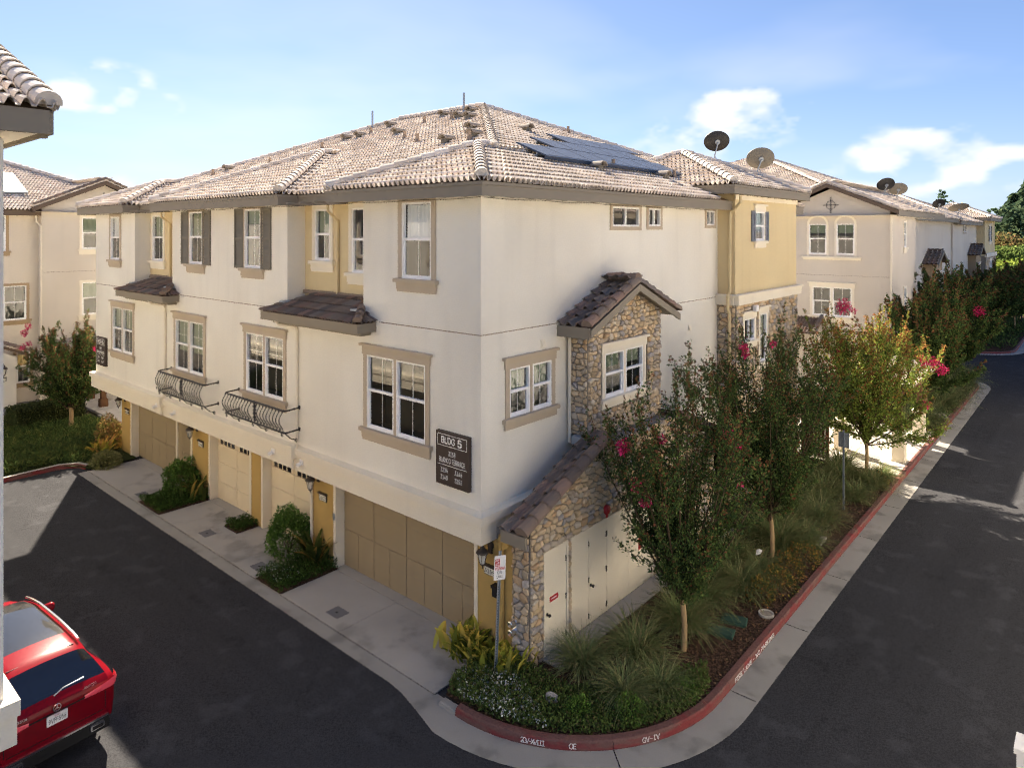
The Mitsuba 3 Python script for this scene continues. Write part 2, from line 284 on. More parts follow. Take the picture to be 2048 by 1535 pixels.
def stone_polys(poly, su, sv, seed):
    """irregular rubble: jittered rows of seeds, Voronoi cells squashed to the courses"""
    g = np.random.default_rng(seed); x0, y0, x1, y1 = poly.bounds; pts = []; v = y0 - sv; row = 0
    while v < y1 + sv:
        u = x0 - su + g.uniform(0, su)
        while u < x1 + su:
            pts.append(((u + g.normal(0, .10) * su), (v + g.normal(0, .24) * sv) * su / sv)); u += su * g.choice([.55, .8, 1.0, 1.25, 1.5])
        v += sv * g.uniform(.8, 1.2); row += 1
    cells = voronoi_diagram(MultiPoint(pts)); out = []
    for c in cells.geoms:
        c = affinity.scale(c, 1, sv / su, origin=(0, 0)).intersection(poly)
        for q in getattr(c, 'geoms', [c]):
            if q.geom_type != 'Polygon' or q.area < .0012: continue
            q = q.buffer(-.022, join_style=1).buffer(.012, quad_segs=2).simplify(.007)
            for t in getattr(q, 'geoms', [q]):
                if t.geom_type == 'Polygon' and t.area > .0008: out.append(Polygon(t.exterior))
    return out
def stone_wall(owner, name, poly, F, nparts, su=.23, sv=.135, seed=1, mortar=True, plain=False):
    key = owner + '__' + name
    if mortar: key = put(key, M().sheet(poly, 0, F), 'm_mortar')
    ps = stone_polys(poly, su, sv, seed); g = np.random.default_rng(seed + 5); rest = M(); dist = []
    for q in ps: c = q.representative_point(); dist.append(np.linalg.norm(F.p((c.x, c.y, 0))[0] - EYE))
    near = set(np.argsort(dist)[:nparts].tolist())
    for i, q in enumerate(ps):
        xy = np.array(q.exterior.coords)[:-1]
        if not q.exterior.is_ccw: xy = xy[::-1]
        if len(xy) > 11: xy = xy[::2]
        k = len(xy); c = xy.mean(0); h = g.uniform(.024, .066); t = g.normal(0, .010, 2); sz = np.ptp(xy, 0) + 1e-6
        def lay(s, d): return np.c_[c + (xy - c) * s, d + ((xy - c) / sz) @ t]
        v = np.vstack([np.c_[xy, np.full(k, -.004)], lay(.985, h * .62), lay(.80, h), [[c[0], c[1], h * 1.04]]]); f = []
        for a in range(k):
            b = (a + 1) % k
            f += [(a, b, k + b), (a, k + b, k + a), (k + a, k + b, 2 * k + b), (k + a, 2 * k + b, 2 * k + a), (2 * k + a, 2 * k + b, 3 * k)]
        col = STONE[g.choice(len(STONE), p=[.2, .17, .16, .12, .1, .1, .08, .07])] * (1 + g.normal() * .09)
        if i in near: put(key + '__stone', M().add(F.p(v), f, col), 'm_stone', smooth=28 if not plain else False, col=False if not plain else True) if False else put(key + '__stone', M().add(F.p(v), f, col), 'm_stone', smooth=True, col=True)
        else: rest.add(F.p(v), f, col)
    if rest.n:
        k = put(key + '__stone_field', rest, 'm_stone', smooth=True, col=True); labels[k] = {'kind': 'stuff', 'label': 'further stones of the veneer'}
    return key
def wall(owner, polys, mat, name='wall'):
    """polys: list of (polygon, frame); one mesh"""
    m = M()
    for p, F in polys:
        for q in getattr(p, 'geoms', [p]): m.sheet(q, 0, F)
    return put(owner + '__' + name, m, mat)
def cut(poly, holes):
    return poly.difference(unary_union([sbox(*h) for h in holes])) if holes else poly
def window(owner, F, w, h, kind='hung', units=1, trim=None, sill=True, head=True, blind=0., blind_mat='m_blind', grid=True, shutters=None, tw=.13, simple=False, apron=True, arch=False, grid_lo=True):
    """F: lower left corner of the opening, on the wall plane. Gives a window part with frame, panes, trim."""
    key = num(owner + '__window'); gap = .09 if units == 2 else 0; uw = (w - gap) / units; fr = M(); pn = []
    b, s = .045, .035
    for k in range(units):
        u0, u1 = k * (uw + gap), k * (uw + gap) + uw
        def ring(a0, a1, c0, c1, t, d0, d1): fr.box(a0, a0 + t, c0, c1, d0, d1, F); fr.box(a1 - t, a1, c0, c1, d0, d1, F); fr.box(a0 + t, a1 - t, c0, c0 + t, d0, d1 - .002, F); fr.box(a0 + t, a1 - t, c1 - t, c1, d0, d1 - .002, F)
        ring(u0, u1, 0, h, b, -.07, .018)
        if kind == 'hung':
            hm = h * .52
            fr.box(u0 + b, u1 - b, hm - .03, hm + .03, -.05, .004, F); ring(u0 + b, u1 - b, b, hm, s, -.05, -.012)
            pn += [(u0 + b, u1 - b, hm + .03, h - b, -.045), (u0 + b + s, u1 - b - s, b + s, hm - .03, -.035)]
        elif kind == 'slider':
            um = (u0 + u1) / 2; fr.box(um - .03, um + .03, b, h - b, -.05, .004, F)
            pn += [(u0 + b, um - .03, b, h - b, -.045), (um + .03, u1 - b, b, h - b, -.035)]
        else: pn += [(u0 + b, u1 - b, b, h - b, -.04)]
    put(key, fr, 'm_vinyl', fresh=False)
    if kind == 'hung' and grid and not simple:
        g = M()
        for i, (a0, a1, c0, c1, d) in enumerate(pn):
            if i % 2 and not grid_lo: continue
            um, vm = (a0 + a1) / 2, (c0 + c1) / 2; g.box(um - .0065, um + .0065, c0, c1, d - .022, d - .012, F)
            if i % 2 == 0 and grid == 2: g.box(a0, a1, c0 + (c1 - c0) * .36 - .0065, c0 + (c1 - c0) * .36 + .0065, d - .0215, d - .0125, F)
        put(key + '__muntins', g, 'm_vinyl')
    for a0, a1, c0, c1, d in pn: put(key + '__pane', M().quad(*F.p([(a0, c0, d), (a1, c0, d), (a1, c1, d), (a0, c1, d)])), 'm_pane')
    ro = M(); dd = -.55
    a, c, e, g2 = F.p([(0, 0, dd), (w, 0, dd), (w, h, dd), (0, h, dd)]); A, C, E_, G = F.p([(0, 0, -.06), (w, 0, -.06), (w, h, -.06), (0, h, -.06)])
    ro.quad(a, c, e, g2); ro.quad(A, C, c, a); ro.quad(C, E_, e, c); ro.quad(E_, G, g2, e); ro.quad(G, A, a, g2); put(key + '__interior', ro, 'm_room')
    if blind:
        bl = M()
        for k in range(units):
            u0 = k * (uw + gap) + .05; lo = h * (1 - blind)
            xs_ = np.linspace(u0, u0 + uw - .1, 23); dd_ = -.11 + .012 * np.sin(np.arange(23) * 1.9); a = F.p(np.c_[xs_, np.full(23, lo), dd_]); b2 = F.p(np.c_[xs_, np.full(23, h - .05), dd_]); bl.add(np.vstack([a, b2]), [(i, i + 1, 24 + i, 23 + i) for i in range(22)])
        put(key + '__blind', bl, blind_mat)
    if trim:
        t = M(); H = .20 if head else tw
        t.box(-tw, 0, 0, h, 0, .03, F); t.box(w, w + tw, 0, h, 0, .03, F)
        if units == 2: t.box(uw, uw + gap, 0, h, -.02, .022, F)
        if head: t.box(-tw - .03, w + tw + .03, h, h + H, 0, .045, F); t.box(-tw - .09, w + tw + .09, h + H, h + H + .06, 0, .10, F)
        else: t.box(-tw, w + tw, h, h + tw, 0, .03, F)
        if sill: t.box(-tw - .09, w + tw + .09, -.09, 0, 0, .11, F); t.box(-tw - .04, w + tw + .04, -.24, -.09, 0, .05, F)
        else: t.box(-tw, w + tw, -tw, 0, 0, .03, F)
        if sill is True: t.box(-tw - .025, w + tw + .025, -.30 if h > 1.2 else -.24, -.24, 0, .035, F) if apron and h > 1.2 else None
        put(key + '__trim', t, trim)
    if shutters:
        sw = .46 if shutters is True else shutters
        for x0 in (-sw - .05, w + .05):
            sh = M(); x1 = x0 + sw
            sh.box(x0, x0 + .06, -.02, h + .02, .004, .05, F); sh.box(x1 - .06, x1, -.02, h + .02, .004, .05, F)
            for z in (-.02, h * .5 - .03, h - .05): sh.box(x0 + .06, x1 - .06, z, z + .07, .004, .048, F)
            sh.box(x0 + .06, x1 - .06, 0, h, .004, .014, F)
            nsl = int(h / .085)
            for i in range(nsl):
                z = .03 + i * (h - .06) / nsl
                sh.add(F.p([(x0 + .06, z, .040), (x1 - .06, z, .040), (x1 - .06, z + .06, .018), (x0 + .06, z + .06, .018)]), [(0, 1, 2, 3)])
            put(key + '__shutter', sh, 'm_shutter' if sw > .35 else 'm_shutter_blue')
    return key
def text(owner, name, s, height, F, mat, center=False, bold=False, width=None, depth=.004):
    m = meshkit.text_mesh(s, height, depth, bold); v = np.array(m.vertices); w = np.ptp(v[:, 0]); v[:, 0] -= v[:, 0].min()
    if width: v[:, 0] *= width / w; w = width
    if center: v[:, 0] -= w / 2
    return put(owner + '__' + name, M().add(F.p(v), m.faces), mat)
def lantern(owner, F, s=1.):
    """carriage lantern on a wall bracket"""
    k = num(owner + '__wall_lantern'); m = M(); c = Fr(F.p((0, 0, .24 * s))[0], F.U, F.V, F.N)   # frame whose d axis is up
    m.lathe([(0, -.02), (.075 * s, -.02), (.085 * s, 0), (.085 * s, .012), (0, .02)], Fr(F.p((0, .14 * s, 0))[0], F.U, F.N, F.V), 14)
    m.box(-.05 * s, .05 * s, -.02 * s, .26 * s, 0, .03 * s, F)
    a = np.linspace(0, np.pi, 9); m.tube(np.c_[a * 0, .17 * s + .11 * s * np.sin(a), .12 * s - .12 * s * np.cos(a)], .012 * s, 6, F=F)
    m.lathe([(.012 * s, .22 * s), (.04 * s, .19 * s), (.055 * s, .15 * s), (.125 * s, .10 * s), (.135 * s, .07 * s), (.11 * s, .062 * s), (0, .06 * s)], c, 8)
    m.lathe([(0, -.25 * s), (.012 * s, -.23 * s), (.012 * s, -.2 * s), (.04 * s, -.17 * s), (.055 * s, -.155 * s), (.05 * s, -.14 * s), (0, -.14 * s)], c, 8)
    for i in range(6):
        t = i * np.pi / 3; m.tube([c.p((.10 * s * math.cos(t), .10 * s * math.sin(t), .065 * s))[0], c.p((.05 * s * math.cos(t), .05 * s * math.sin(t), -.15 * s))[0]], .007 * s, 4)
    put(k, m, 'm_bronze', 35, fresh=False)
    put(k + '__glass', M().lathe([(.093 * s, .06 * s), (.046 * s, -.14 * s)], c, 6), 'm_lamp_glass')
def house_number(owner, F, txt='3158'):
    k = num(owner + '__number_plaque'); m = M(); m.box(-.17, .17, -.08, .10, 0, .03, F); m.box(-.19, .19, .10, .14, 0, .07, F); put(k, m, 'm_bronze', fresh=False)
    put(k + '__face', M().box(-.15, .15, -.065, .085, .03, .036, F), 'm_lamp_glass'); text(k, 'digits', txt, .085, F.at(0, -.035, .037), 'm_letter_dark', True)
def downspout(owner, pts, mat, r=.04, name='downspout'):
    m = M(); m.tube(pts, r, 8); put(owner + '__' + name, m, mat, 40)
# ------------------------------------------------------------------ the main townhouse block
B = 'townhouse_block'; used[B] = 0
lab(B, 'cream three storey townhouse block with tiled hip roof, garages and a stone bay', 'building', None)
ZE = 9.8
# walls: cream
FS, FE = south(0, 0, 0), east(0, 0, 0)
w2 = [(-3.76, 4.12, -1.67, 5.87), (-9.54, 4.14, -7.49, 5.86), (-14.32, 4.16, -12.26, 5.86), (-20.03, 4.17, -18.03, 5.87)]
w3 = [(-2.47, 7.75, -1.48, 9.47), (-9.63, 7.75, -8.71, 9.47), (-13.27, 7.76, -12.35, 9.46), (-20.24, 7.72, -19.31, 9.4)]
we = [(.87, 4.82, 2.34, 5.87), (4.92, 8.95, 6.28, 9.47), (6.77, 8.97, 7.45, 9.47), (10.44, 9.02, 11.03, 9.5)]
front = unary_union([sbox(-21.9, 2.5, 0, 6.6), sbox(-3.92, 6.5, 0, 9.6), sbox(-14.6, 6.5, -7.31, 9.6), sbox(-21.9, 6.5, -17.84, 9.6)])
hole = lambda L: [(a, b, c, d) for a, b, c, d in L]
m = M(); m.sheet(cut(front, hole(w2 + w3)), 0, FS); m.sheet(cut(sbox(0, 2.5, 11.3, 9.6), hole(we)), 0, FE)
for x, n in ((-3.92, -1), (-7.31, 1), (-14.6, -1), (-17.84, 1)):   # returns of the bays
    m.quad((x, 0, 6.5), (x, .56, 6.5), (x, .56, 9.6), (x, 0, 9.6))
m.quad((-21.9, 0, 2.5), (-21.9, 17.7, 2.5), (-21.9, 17.7, 9.6), (-21.9, 0, 9.6)); m.quad((-21.9, 17.7, 0), (0, 17.7, 0), (0, 17.7, 9.6), (-21.9, 17.7, 9.6))
put(B + '__wall', m, 'm_cream')
m = M(); rw = [(-6.8, 8.02, -6.09, 9.42), (-5.12, 7.75, -4.35, 9.42), (-17.62, 7.73, -16.67, 9.42)]
for a, b in ((-7.31, -3.92), (-17.84, -14.6)): put(B + '__wall', M().sheet(cut(sbox(a, 6.5, b, 9.6), rw), 0, south(0, 0, .55)), 'm_yellow')
ww = [(12.95, 8.5, 13.75, 9.5)]
m.sheet(cut(sbox(11.3, 6.5, 17.05, 10.1), ww), 0, east(0, 0, .6)); m.sheet(sbox(0, 6.5, .6, 10.1), 0, south(0, 0, 11.3)); m.quad((.6, 17.05, 0), (0, 17.05, 0), (0, 17.05, 10.1), (.6, 17.05, 10.1))
put(B + '__wall', m, 'm_yellow'); labels[B + '__wall_003'] = {'label': 'yellow stucco wall of the rear wing'}
# belt joints, cornice, trims
m = M(); z = 6.68
for a, b in ((-3.3, .004),): m.box(a, b, -.004, 0, z - .010, z + .010)
m.box(-14.0, -7.8, -.004, 0, z - .010, z + .010); m.box(-21.9, -18.3, -.004, 0, z - .010, z + .010); m.box(0, .004, -.004, 2.6, z - .010, z + .010); m.box(0, .004, 6.9, 11.3, z - .010, z + .010)
put(B + '__control_joint', m, 'm_joint')
m = M()
def band(z0, z1, d, slope=0):
    m.add([(-22 - d, -d, z0), (d, -d, z0), (d, 11.3, z0), (0, 11.3, z0), (0, 0, z0), (-22, 0, z0), (-22 - d, -d, z1), (d, -d, z1), (d, 11.3, z1), (0, 11.3, z1 + slope), (0, 0, z1 + slope), (-22, 0, z1 + slope)],
          [(0, 1, 7, 6), (1, 2, 8, 7), (6, 7, 10, 11), (7, 8, 9, 10), (0, 5, 4, 1), (1, 4, 3, 2), (0, 6, 11, 5)])
band(2.86, 3.03, .17, .05); band(2.5, 2.862, .11)
m.box(-22.11, .11, -.11, .36, 2.44, 2.5); put(B + '__cornice', m, 'm_cornice')
put(B + '__cornice', M().box(.6, .76, 11.2, 17.2, 6.44, 6.72).box(.0, .6, 11.14, 11.3, 6.44, 6.72).box(.6, .80, 11.1, 17.26, 6.722, 6.78).box(0, .6, 11.1, 11.3, 6.722, 6.78).box(.6, .64, 11.25, 17.1, 9.86, 10.1), 'm_cornice')
# ground floor
DW = [(-5.64, 0, -.42, 2.36, 'taupe'), (-9.31, 0, -6.6, 2.36, 'cream'), (-12.65, 0, -9.9, 2.36, 'cream'), (-19.18, 0, -13.85, 2.36, 'taupe')]
m = M(); m.sheet(cut(sbox(-20.1, 0, .58, 2.46), [d[:4] for d in DW]), 0, south(0, 0, .35)); m.quad((-20.1, .35, 0), (-20.1, 8, 0), (-20.1, 8, 2.46), (-20.1, .35, 2.46)); m.box(-21.9, .0, .36, 17.6, 2.46, 2.49)
put(B + '__wall', m, 'm_ochre'); labels[B + '__wall_004'] = {'label': 'ochre stucco wall between the garage doors'}
for x0, z0, x1, z1, kind in DW:
    k = num(B + '__garage_door'); y = .62; F = south(x0 + .1, 0.03, y); W, Hh = x1 - x0 - .2, z1 - .1
    mt = 'm_garage_taupe' if kind == 'taupe' else 'm_garage_cream'
    put(k, M().box(0, W, 0, Hh, -.05, 0, F), 'm_joint', fresh=False)
    if kind == 'taupe': labels[k] = {'label': 'taupe double garage door with carriage style panels'}
    else: labels[k] = {'label': 'cream single garage door with small windows along its top'}
    c = M(); c.box(x0, x0 + .1, .33, .62, 0, z1); c.box(x1 - .1, x1, .33, .62, 0, z1); c.box(x0, x1, .332, .62, z1 - .1, z1); put(k + '__casing', c, 'm_door')
    def panel(a0, a1, c0, c1, dd=.018): put(k + '__panel', M().box(a0, a1, c0, c1, 0, dd, F), mt)
    n = 4 if kind == 'taupe' else 2; cw = W / n
    for i in range(n):
        a0, a1 = i * cw + .012, (i + 1) * cw - .012
        if kind == 'taupe':
            panel(a0, a1, .98, Hh - .01)
            mid = (a0 + a1) / 2; panel(a0, mid - .008, .015, .962); panel(mid + .008, a1, .015, .962)
        else:
            panel(a0, a1, .015, .56); panel(a0, a1, .575, 1.20); panel(a0, a1, 1.215, Hh - .46)
            panel(a0, a1, Hh - .10, Hh - .005); u0, u1 = a0 + .14, a1 - .14; panel(a0, u0, Hh - .445, Hh - .115); panel(u1, a1, Hh - .445, Hh - .115)
            pw = (u1 - u0) / 4
            for q in range(4):
                g0 = u0 + q * pw; put(k + '__pane', M().box(g0 + .02, g0 + pw - .02, Hh - .43, Hh - .13, 0, .006, F), 'm_car_glass')
                if q: put(k + '__glazing_bar', M().box(g0 - .02, g0 + .02, Hh - .445, Hh - .115, 0, .02, F), mt)
    for i in range(1, 4) if kind == 'taupe' else ():
        if i == 2: continue
        put(k + '__rail', M().box(0, W, Hh * i / 4 - .004, Hh * i / 4 + .004, .018, .0195, F), 'm_joint')
# windows
tr = 'm_taupe'
for i, (a, b, c, d) in enumerate(w2): window(B, south(a, b, 0), c - a, d - b, units=2, trim=tr, blind=(0, 0, .62, .45)[i] if i > 1 else 0, grid=2 if i in (1, 2) else True)
window(B, south(w3[0][0], w3[0][1], 0), .99, 1.72, trim=tr, head=False, blind=.5, blind_mat='m_shade')
window(B, south(w3[1][0], w3[1][1], 0), .92, 1.72, trim=tr, head=False, shutters=.52, blind=.25); window(B, south(w3[2][0], w3[2][1], 0), .92, 1.70, trim=tr, head=False, shutters=.52, blind=.5)
window(B, south(w3[3][0], w3[3][1], 0), .93, 1.68, trim=tr, head=False, blind=.5, blind_mat='m_shade')
for i, (a, b, c, d) in enumerate(rw): window(B, south(a, b, .55), c - a, d - b, trim='m_cornice', head=False, blind=(.45, 0, .5)[i])
window(B, east(we[0][0], we[0][1], 0), we[0][2] - we[0][0], we[0][3] - we[0][1], units=2, trim=tr, blind=.5, blind_mat='m_curtain')
for a, b, c, d in we[1:]: window(B, east(a, b, 0), c - a, d - b, 'slider', trim=tr, sill=False, head=False, tw=.10 if c - a > .65 else .09, grid=False)
window(B, east(ww[0][0], ww[0][1], .6), .8, 1.0, trim='m_cornice', shutters=.3, blind=.6, tw=.05)
# juliet balcony rails under the two middle windows
def balcony(x0, x1, zt, zb, y0=-.45):
    k = num(B + '__balcony_rail'); m = M(); n = 20; L = x1 - x0
    for z in (zt, zb):
        m.tube([(x0 - .02, .0, z + .02), (x0 - .02, y0 + .06, z), (x0 + .03, y0, z)], .022, 5); m.tube([(x0 + .03, y0, z), (x1 - .03, y0, z)], .026, 6); m.tube([(x1 - .03, y0, z), (x1 + .02, y0 + .06, z), (x1 + .02, .0, z + .02)], .022, 5)
        for x in (x0 - .02, x1 + .02): m.box(x - .035, x + .035, -.02, -.002, z - .03, z + .07)
    put(k, m, 'm_iron', 50, fresh=False); H = zt - zb
    def spiral(cx, cy, cz, r, turns, ph, ax=0):
        t = np.linspace(0, 1, 12); a = ph + t * turns * 2 * np.pi; rr = r * (1 - .75 * t)
        return np.c_[cx + rr * np.cos(a) * (1 - ax), cy + rr * np.cos(a) * ax, cz + rr * np.sin(a)]
    for i in range(n):
        x = x0 + .06 + i * (L - .12) / (n - 1); mm = M()
        if i == n // 2:
            mm.tube([(x, y0, zb), (x, y0, zt)], .013, 5)
            for q in range(5): mm.lathe([(0, -.05), (.045, -.02), (.05, .01), (.02, .04), (0, .06)], Fr((x, y0, zb + .16 + q * .1), (1, 0, 0), (0, 0, 1), (0, 1, 0)), 6)
            for sg in (-1, 1):
                mm.tube(spiral(x + sg * .06, y0, zt - .12, .055, 1.2, 0 if sg > 0 else np.pi), .007, 4); mm.tube(spiral(x + sg * .06, y0, zb + .1, .055, 1.2, 0 if sg > 0 else np.pi), .007, 4)
            put(k + '__rosette_bar', mm, 'm_iron', 50); continue
        t = np.linspace(0, 1, 9); bulge = -.12 * np.sin(np.pi * np.clip((1 - t) * 1.15, 0, 1)) ** 1.4
        mm.tube(np.c_[np.full(9, x), y0 + bulge, zb + H * t], .0145, 4)
        mm.tube(spiral(x - .035, y0 - .01, zt - .06, .035, 1.1, 0), .009, 4); mm.tube(spiral(x - .04, y0 - .06, zb + .09, .05, 1.1, 0), .010, 4)
        put(k + '__bar', mm, 'm_iron', 50)
    for fx in (.03, .5, .97):
        x = x0 + L * fx; mm = M(); mm.tube(spiral(x, y0 + .0, zb - .07, .06, 1.2, np.pi / 2), .012, 4)
        mm.tube(np.vstack([[(x + .12, y0, zb), (x + .17, y0 + .16, zb - .17)], spiral(x + .24, y0 + .26, zb - .2, .07, 1.2, np.pi)]), .013, 4); put(k + '__scroll_bracket', mm, 'm_iron', 50)
balcony(-9.95, -6.72, 4.08, 3.50); balcony(-14.65, -11.3, 4.10, 3.44)
# skirt roofs over the recesses
for x0, x1, n0 in ((-7.75, -3.42, 110), (-18.2, -14.05, 40)):
    r = R(x0, x1, -.55, 2.5, 6.66); k = num(B + '__skirt_roof'); m = M(); hip_deck(m, r); put(k, m, 'm_brown_fascia', fresh=False)
    inrec = (lambda a, b: (lambda x, y: (y < .55 and a < x < b) or y < 0.02))(x0 + .4, x1 - .5)
    roof_tiles(k, [r], ['SEW'], BROWN_TILE, w=.24, e=.34, roll=.12, h=.045, nseg=8, nparts=n0, clip=lambda x, y: y < .6, colvar=.12)
    m = M(); z0, z1 = 6.44, 6.66; m.box(x0, x1, -.55, -.51, z0, z1); m.box(x1 - .04, x1, -.51, 0, z0, z1); m.box(x0, x0 + .04, -.51, 0, z0, z1); m.box(x0 + .04, x1 - .04, -.51, 0, 6.50, 6.53); m.box(x0 + .2, x1 - .2, -.30, -.0, 6.34, 6.5)
    put(k + '__fascia', m, 'm_fascia')
    cap_line(k, (x1, -.55, 6.68), (x1 - .55, 0, 6.92), BROWN_TILE, .10, .3, .36)
    put(k + '__flashing', M().box(x1 - .72, x1 - .38, -.22, -.0, 6.90, 6.945).box(x0 + .4, x0 + .65, -.22, 0, 6.90, 6.945), 'm_lead')
    put(k + '__flashing', M().box(x0 + .45, x1 - .5, .47, .55, 7.10, 7.2), 'm_joint')
# main roof
RM = R(-22.5, .5, .1, 18.2, ZE); R1 = R(-4.75, .5, -.5, 4.0, ZE, 'SEW'); R2 = R(-15.2, -6.95, -.5, 5.2, ZE, 'SEW'); R3 = R(-22.5, -17.65, -.5, 3.8, ZE, 'SEW'); RW = R(-6.1, 1.0, 10.3, 17.4, 10.28)
roof = num(B + '__roof'); m = M()
for r in (RM, R1, R2, R3, RW): hip_deck(m, r)
put(roof, m, 'm_brown_fascia', fresh=False)
roof_tiles(roof, [RM, R1, R2, R3, RW], ['SE', 'SWE', 'SEW', 'SE', 'SE'], LIGHT_TILE, nparts=300)
E_ = lambda *p: np.array(p, float); hz = .0
def hipcap(x, y, sx, sy, n, z=ZE, t0=.05, **k): return cap_line(roof, (x + sx * t0, y + sy * t0, z + PITCH * t0 + .035), (x + sx * n, y + sy * n, z + PITCH * n + .035), LIGHT_TILE, **k)
hipcap(.5, -.5, -1, 1, 2.62); hipcap(-4.75, -.5, 1, 1, 2.62); hipcap(-6.95, -.5, -1, 1, 4.12); hipcap(-15.2, -.5, 1, 1, 4.12); hipcap(-17.65, -.5, -1, 1, 2.42); hipcap(-22.5, -.5, 1, 1, 2.42)
hm = 9.05
cap_line(roof, (.5 - 2.5, .1 + 2.5, ZE + PITCH * 2.5 + .035), (.5 - hm, .1 + hm, ZE + PITCH * hm + .035), LIGHT_TILE)
cap_line(roof, (-22.5 + 2.2, .1 + 2.2, ZE + PITCH * 2.2 + .035), (-22.5 + hm, .1 + hm, ZE + PITCH * hm + .035), LIGHT_TILE)
cap_line(roof, (.5 - 1.5, 18.2 - 1.5, ZE + PITCH * 1.5 + .035), (.5 - hm, .1 + hm, ZE + PITCH * hm + .035), LIGHT_TILE)
cap_line(roof, (-22.5 + hm, .1 + hm, ZE + PITCH * hm + .06), (.5 - hm, .1 + hm, ZE + PITCH * hm + .06), LIGHT_TILE, name='ridge_tile')
for xa, ya, yb, zz in ((-2.125, 2.1, 2.75, 2.625), (-11.07, 3.6, 4.3, 4.125), (-20.07, 1.9, 2.5, 2.42)): cap_line(roof, (xa, yb, ZE + PITCH * zz + .03), (xa, ya, ZE + PITCH * zz + .03), LIGHT_TILE, name='ridge_tile', end=False)
hw = 3.55
for sx, sy, x, y in ((-1, 1, 1.0, 10.3), (-1, -1, 1.0, 17.4), (1, 1, -6.1, 10.3)): hipcap(x, y, sx, sy, hw, 10.28, t0=.05 if x > 0 else 1.8)
outl = unary_union([sbox(r['x0'], r['y0'], r['x1'], r['y1']) for r in (RM, R1, R2, R3)])
eaves(roof, outl, 9.51, 9.80, 'm_fascia', sof_z=9.585); eaves(roof, sbox(-1.0, 10.3, 1.0, 17.4), 10.0, 10.28, 'm_fascia', sof_z=10.06, skip=lambda a, b: a[0] < -.5 and b[0] < -.5)
for y in np.arange(.3, 11, .62): put(roof + '__rafter_tail', M().box(.02, .44, y - .03, y + .03, 9.53, 9.585), 'm_fascia')
for y in np.arange(10.9, 17, .62): put(roof + '__rafter_tail', M().box(.62, .94, y - .03, y + .03, 10.0, 10.06), 'm_fascia')
for x in np.arange(-21.5, .2, .62): put(roof + '__rafter_tail', M().box(x - .03, x + .03, -.44, -.02, 9.53, 9.585), 'm_fascia')
m = M()
t = np.linspace(0, 1, 60); xs = .05 - 22 * t
m.tube(np.c_[xs, -.06 + 0 * t, 9.52 - .025 * np.abs(np.sin(xs * 1.6))], .006, 4); ys = .05 + 11 * t; m.tube(np.c_[.06 + 0 * t, ys, 9.52 - .025 * np.abs(np.sin(ys * 1.6))], .006, 4); put(B + '__string_light', m, 'm_black')
# vents and pipes on the roof
zf = lambda x, y: float(max(hip_h(r, x, y) for r in (RM, R1, R2, R3, RW)))
def pipe(x, y, h, r=.045, mat='m_galv'):
    z = zf(x, y); m = M(); m.tube([(x, y, z - .1), (x, y, z + h)], r, 8); m.lathe([(r * 2.6, .0), (r * 1.5, .10), (r * 1.05, .2)], Fr((x, y, z + .03), (1, 0, 0), (0, 0, 1), (0, 1, 0)), 10); put(roof + '__vent_pipe', m, mat, 40)
def vent(x, y, ax):
    """half-barrel hood on a square base; ax: direction of the slope's eave (0: front slope, 1: right slope)"""
    z = zf(x, y); k = num(roof + '__roof_vent'); F = Fr((x, y, z), (1, 0, 0), (0, -1, 0)) if ax == 0 else Fr((x, y, z), (0, 1, 0), (1, 0, 0))
    put(k, M().box(-.13, .13, -.1, .20, -.11, .11, F), 'm_tan_dark', fresh=False)
    a = np.linspace(0, np.pi, 9); v = []; r1, r2 = .145, .115
    for d, r in ((.21, r1), (-.21, r1), (.21, r2), (-.21, r2)): v += [(r * 1.3 * math.cos(t), .18 + r * math.sin(t), d) for t in a]
    f = [(i, i + 1, 9 + i + 1, 9 + i) for i in range(8)] + [(18 + i, 27 + i, 27 + i + 1, 18 + i + 1) for i in range(8)] + [(i, 18 + i, 18 + i + 1, i + 1) for i in range(8)] + [(9 + i, 9 + i + 1, 27 + i + 1, 27 + i) for i in range(8)]
    put(k + '__hood', M().add(F.p(v), f, LIGHT_TILE[4] * .5), 'm_tile', col=True)
for x, y in ((-8.86, 8.4), (-13.98, 8.03)): pipe(x, y, .85, .04)
for x, y in ((-13.57, 5.27), (-12.69, 6.96), (-8.41, 5.09), (-6.94, 4.38), (-10.07, 7.48), (-8.46, 7.36), (-4.0, 3.74), (-18.77, 5.0), (-14.73, 3.72), (-17.9, 3.0), (-6.0, 11.2), (-1.44, 7.25), (-1.2, 10.6)): pipe(x, y, .36, .055, 'm_joint')
for x, y in ((-13.63, 6.46), (-12.89, 6.57), (-12.56, 7.85), (-9.97, 6.09), (-9.85, 8.3), (-8.14, 7.43), (-7.22, 7.03), (-8.3, 8.2), (-5.21, 5.09), (-4.17, 4.1), (-5.03, 3.83), (-17.83, 3.62)): vent(x, y, 0)
for x, y in ((-5.01, 7.5), (-1.1, 5.92), (-1.05, 9.6)): vent(x, y, 1)
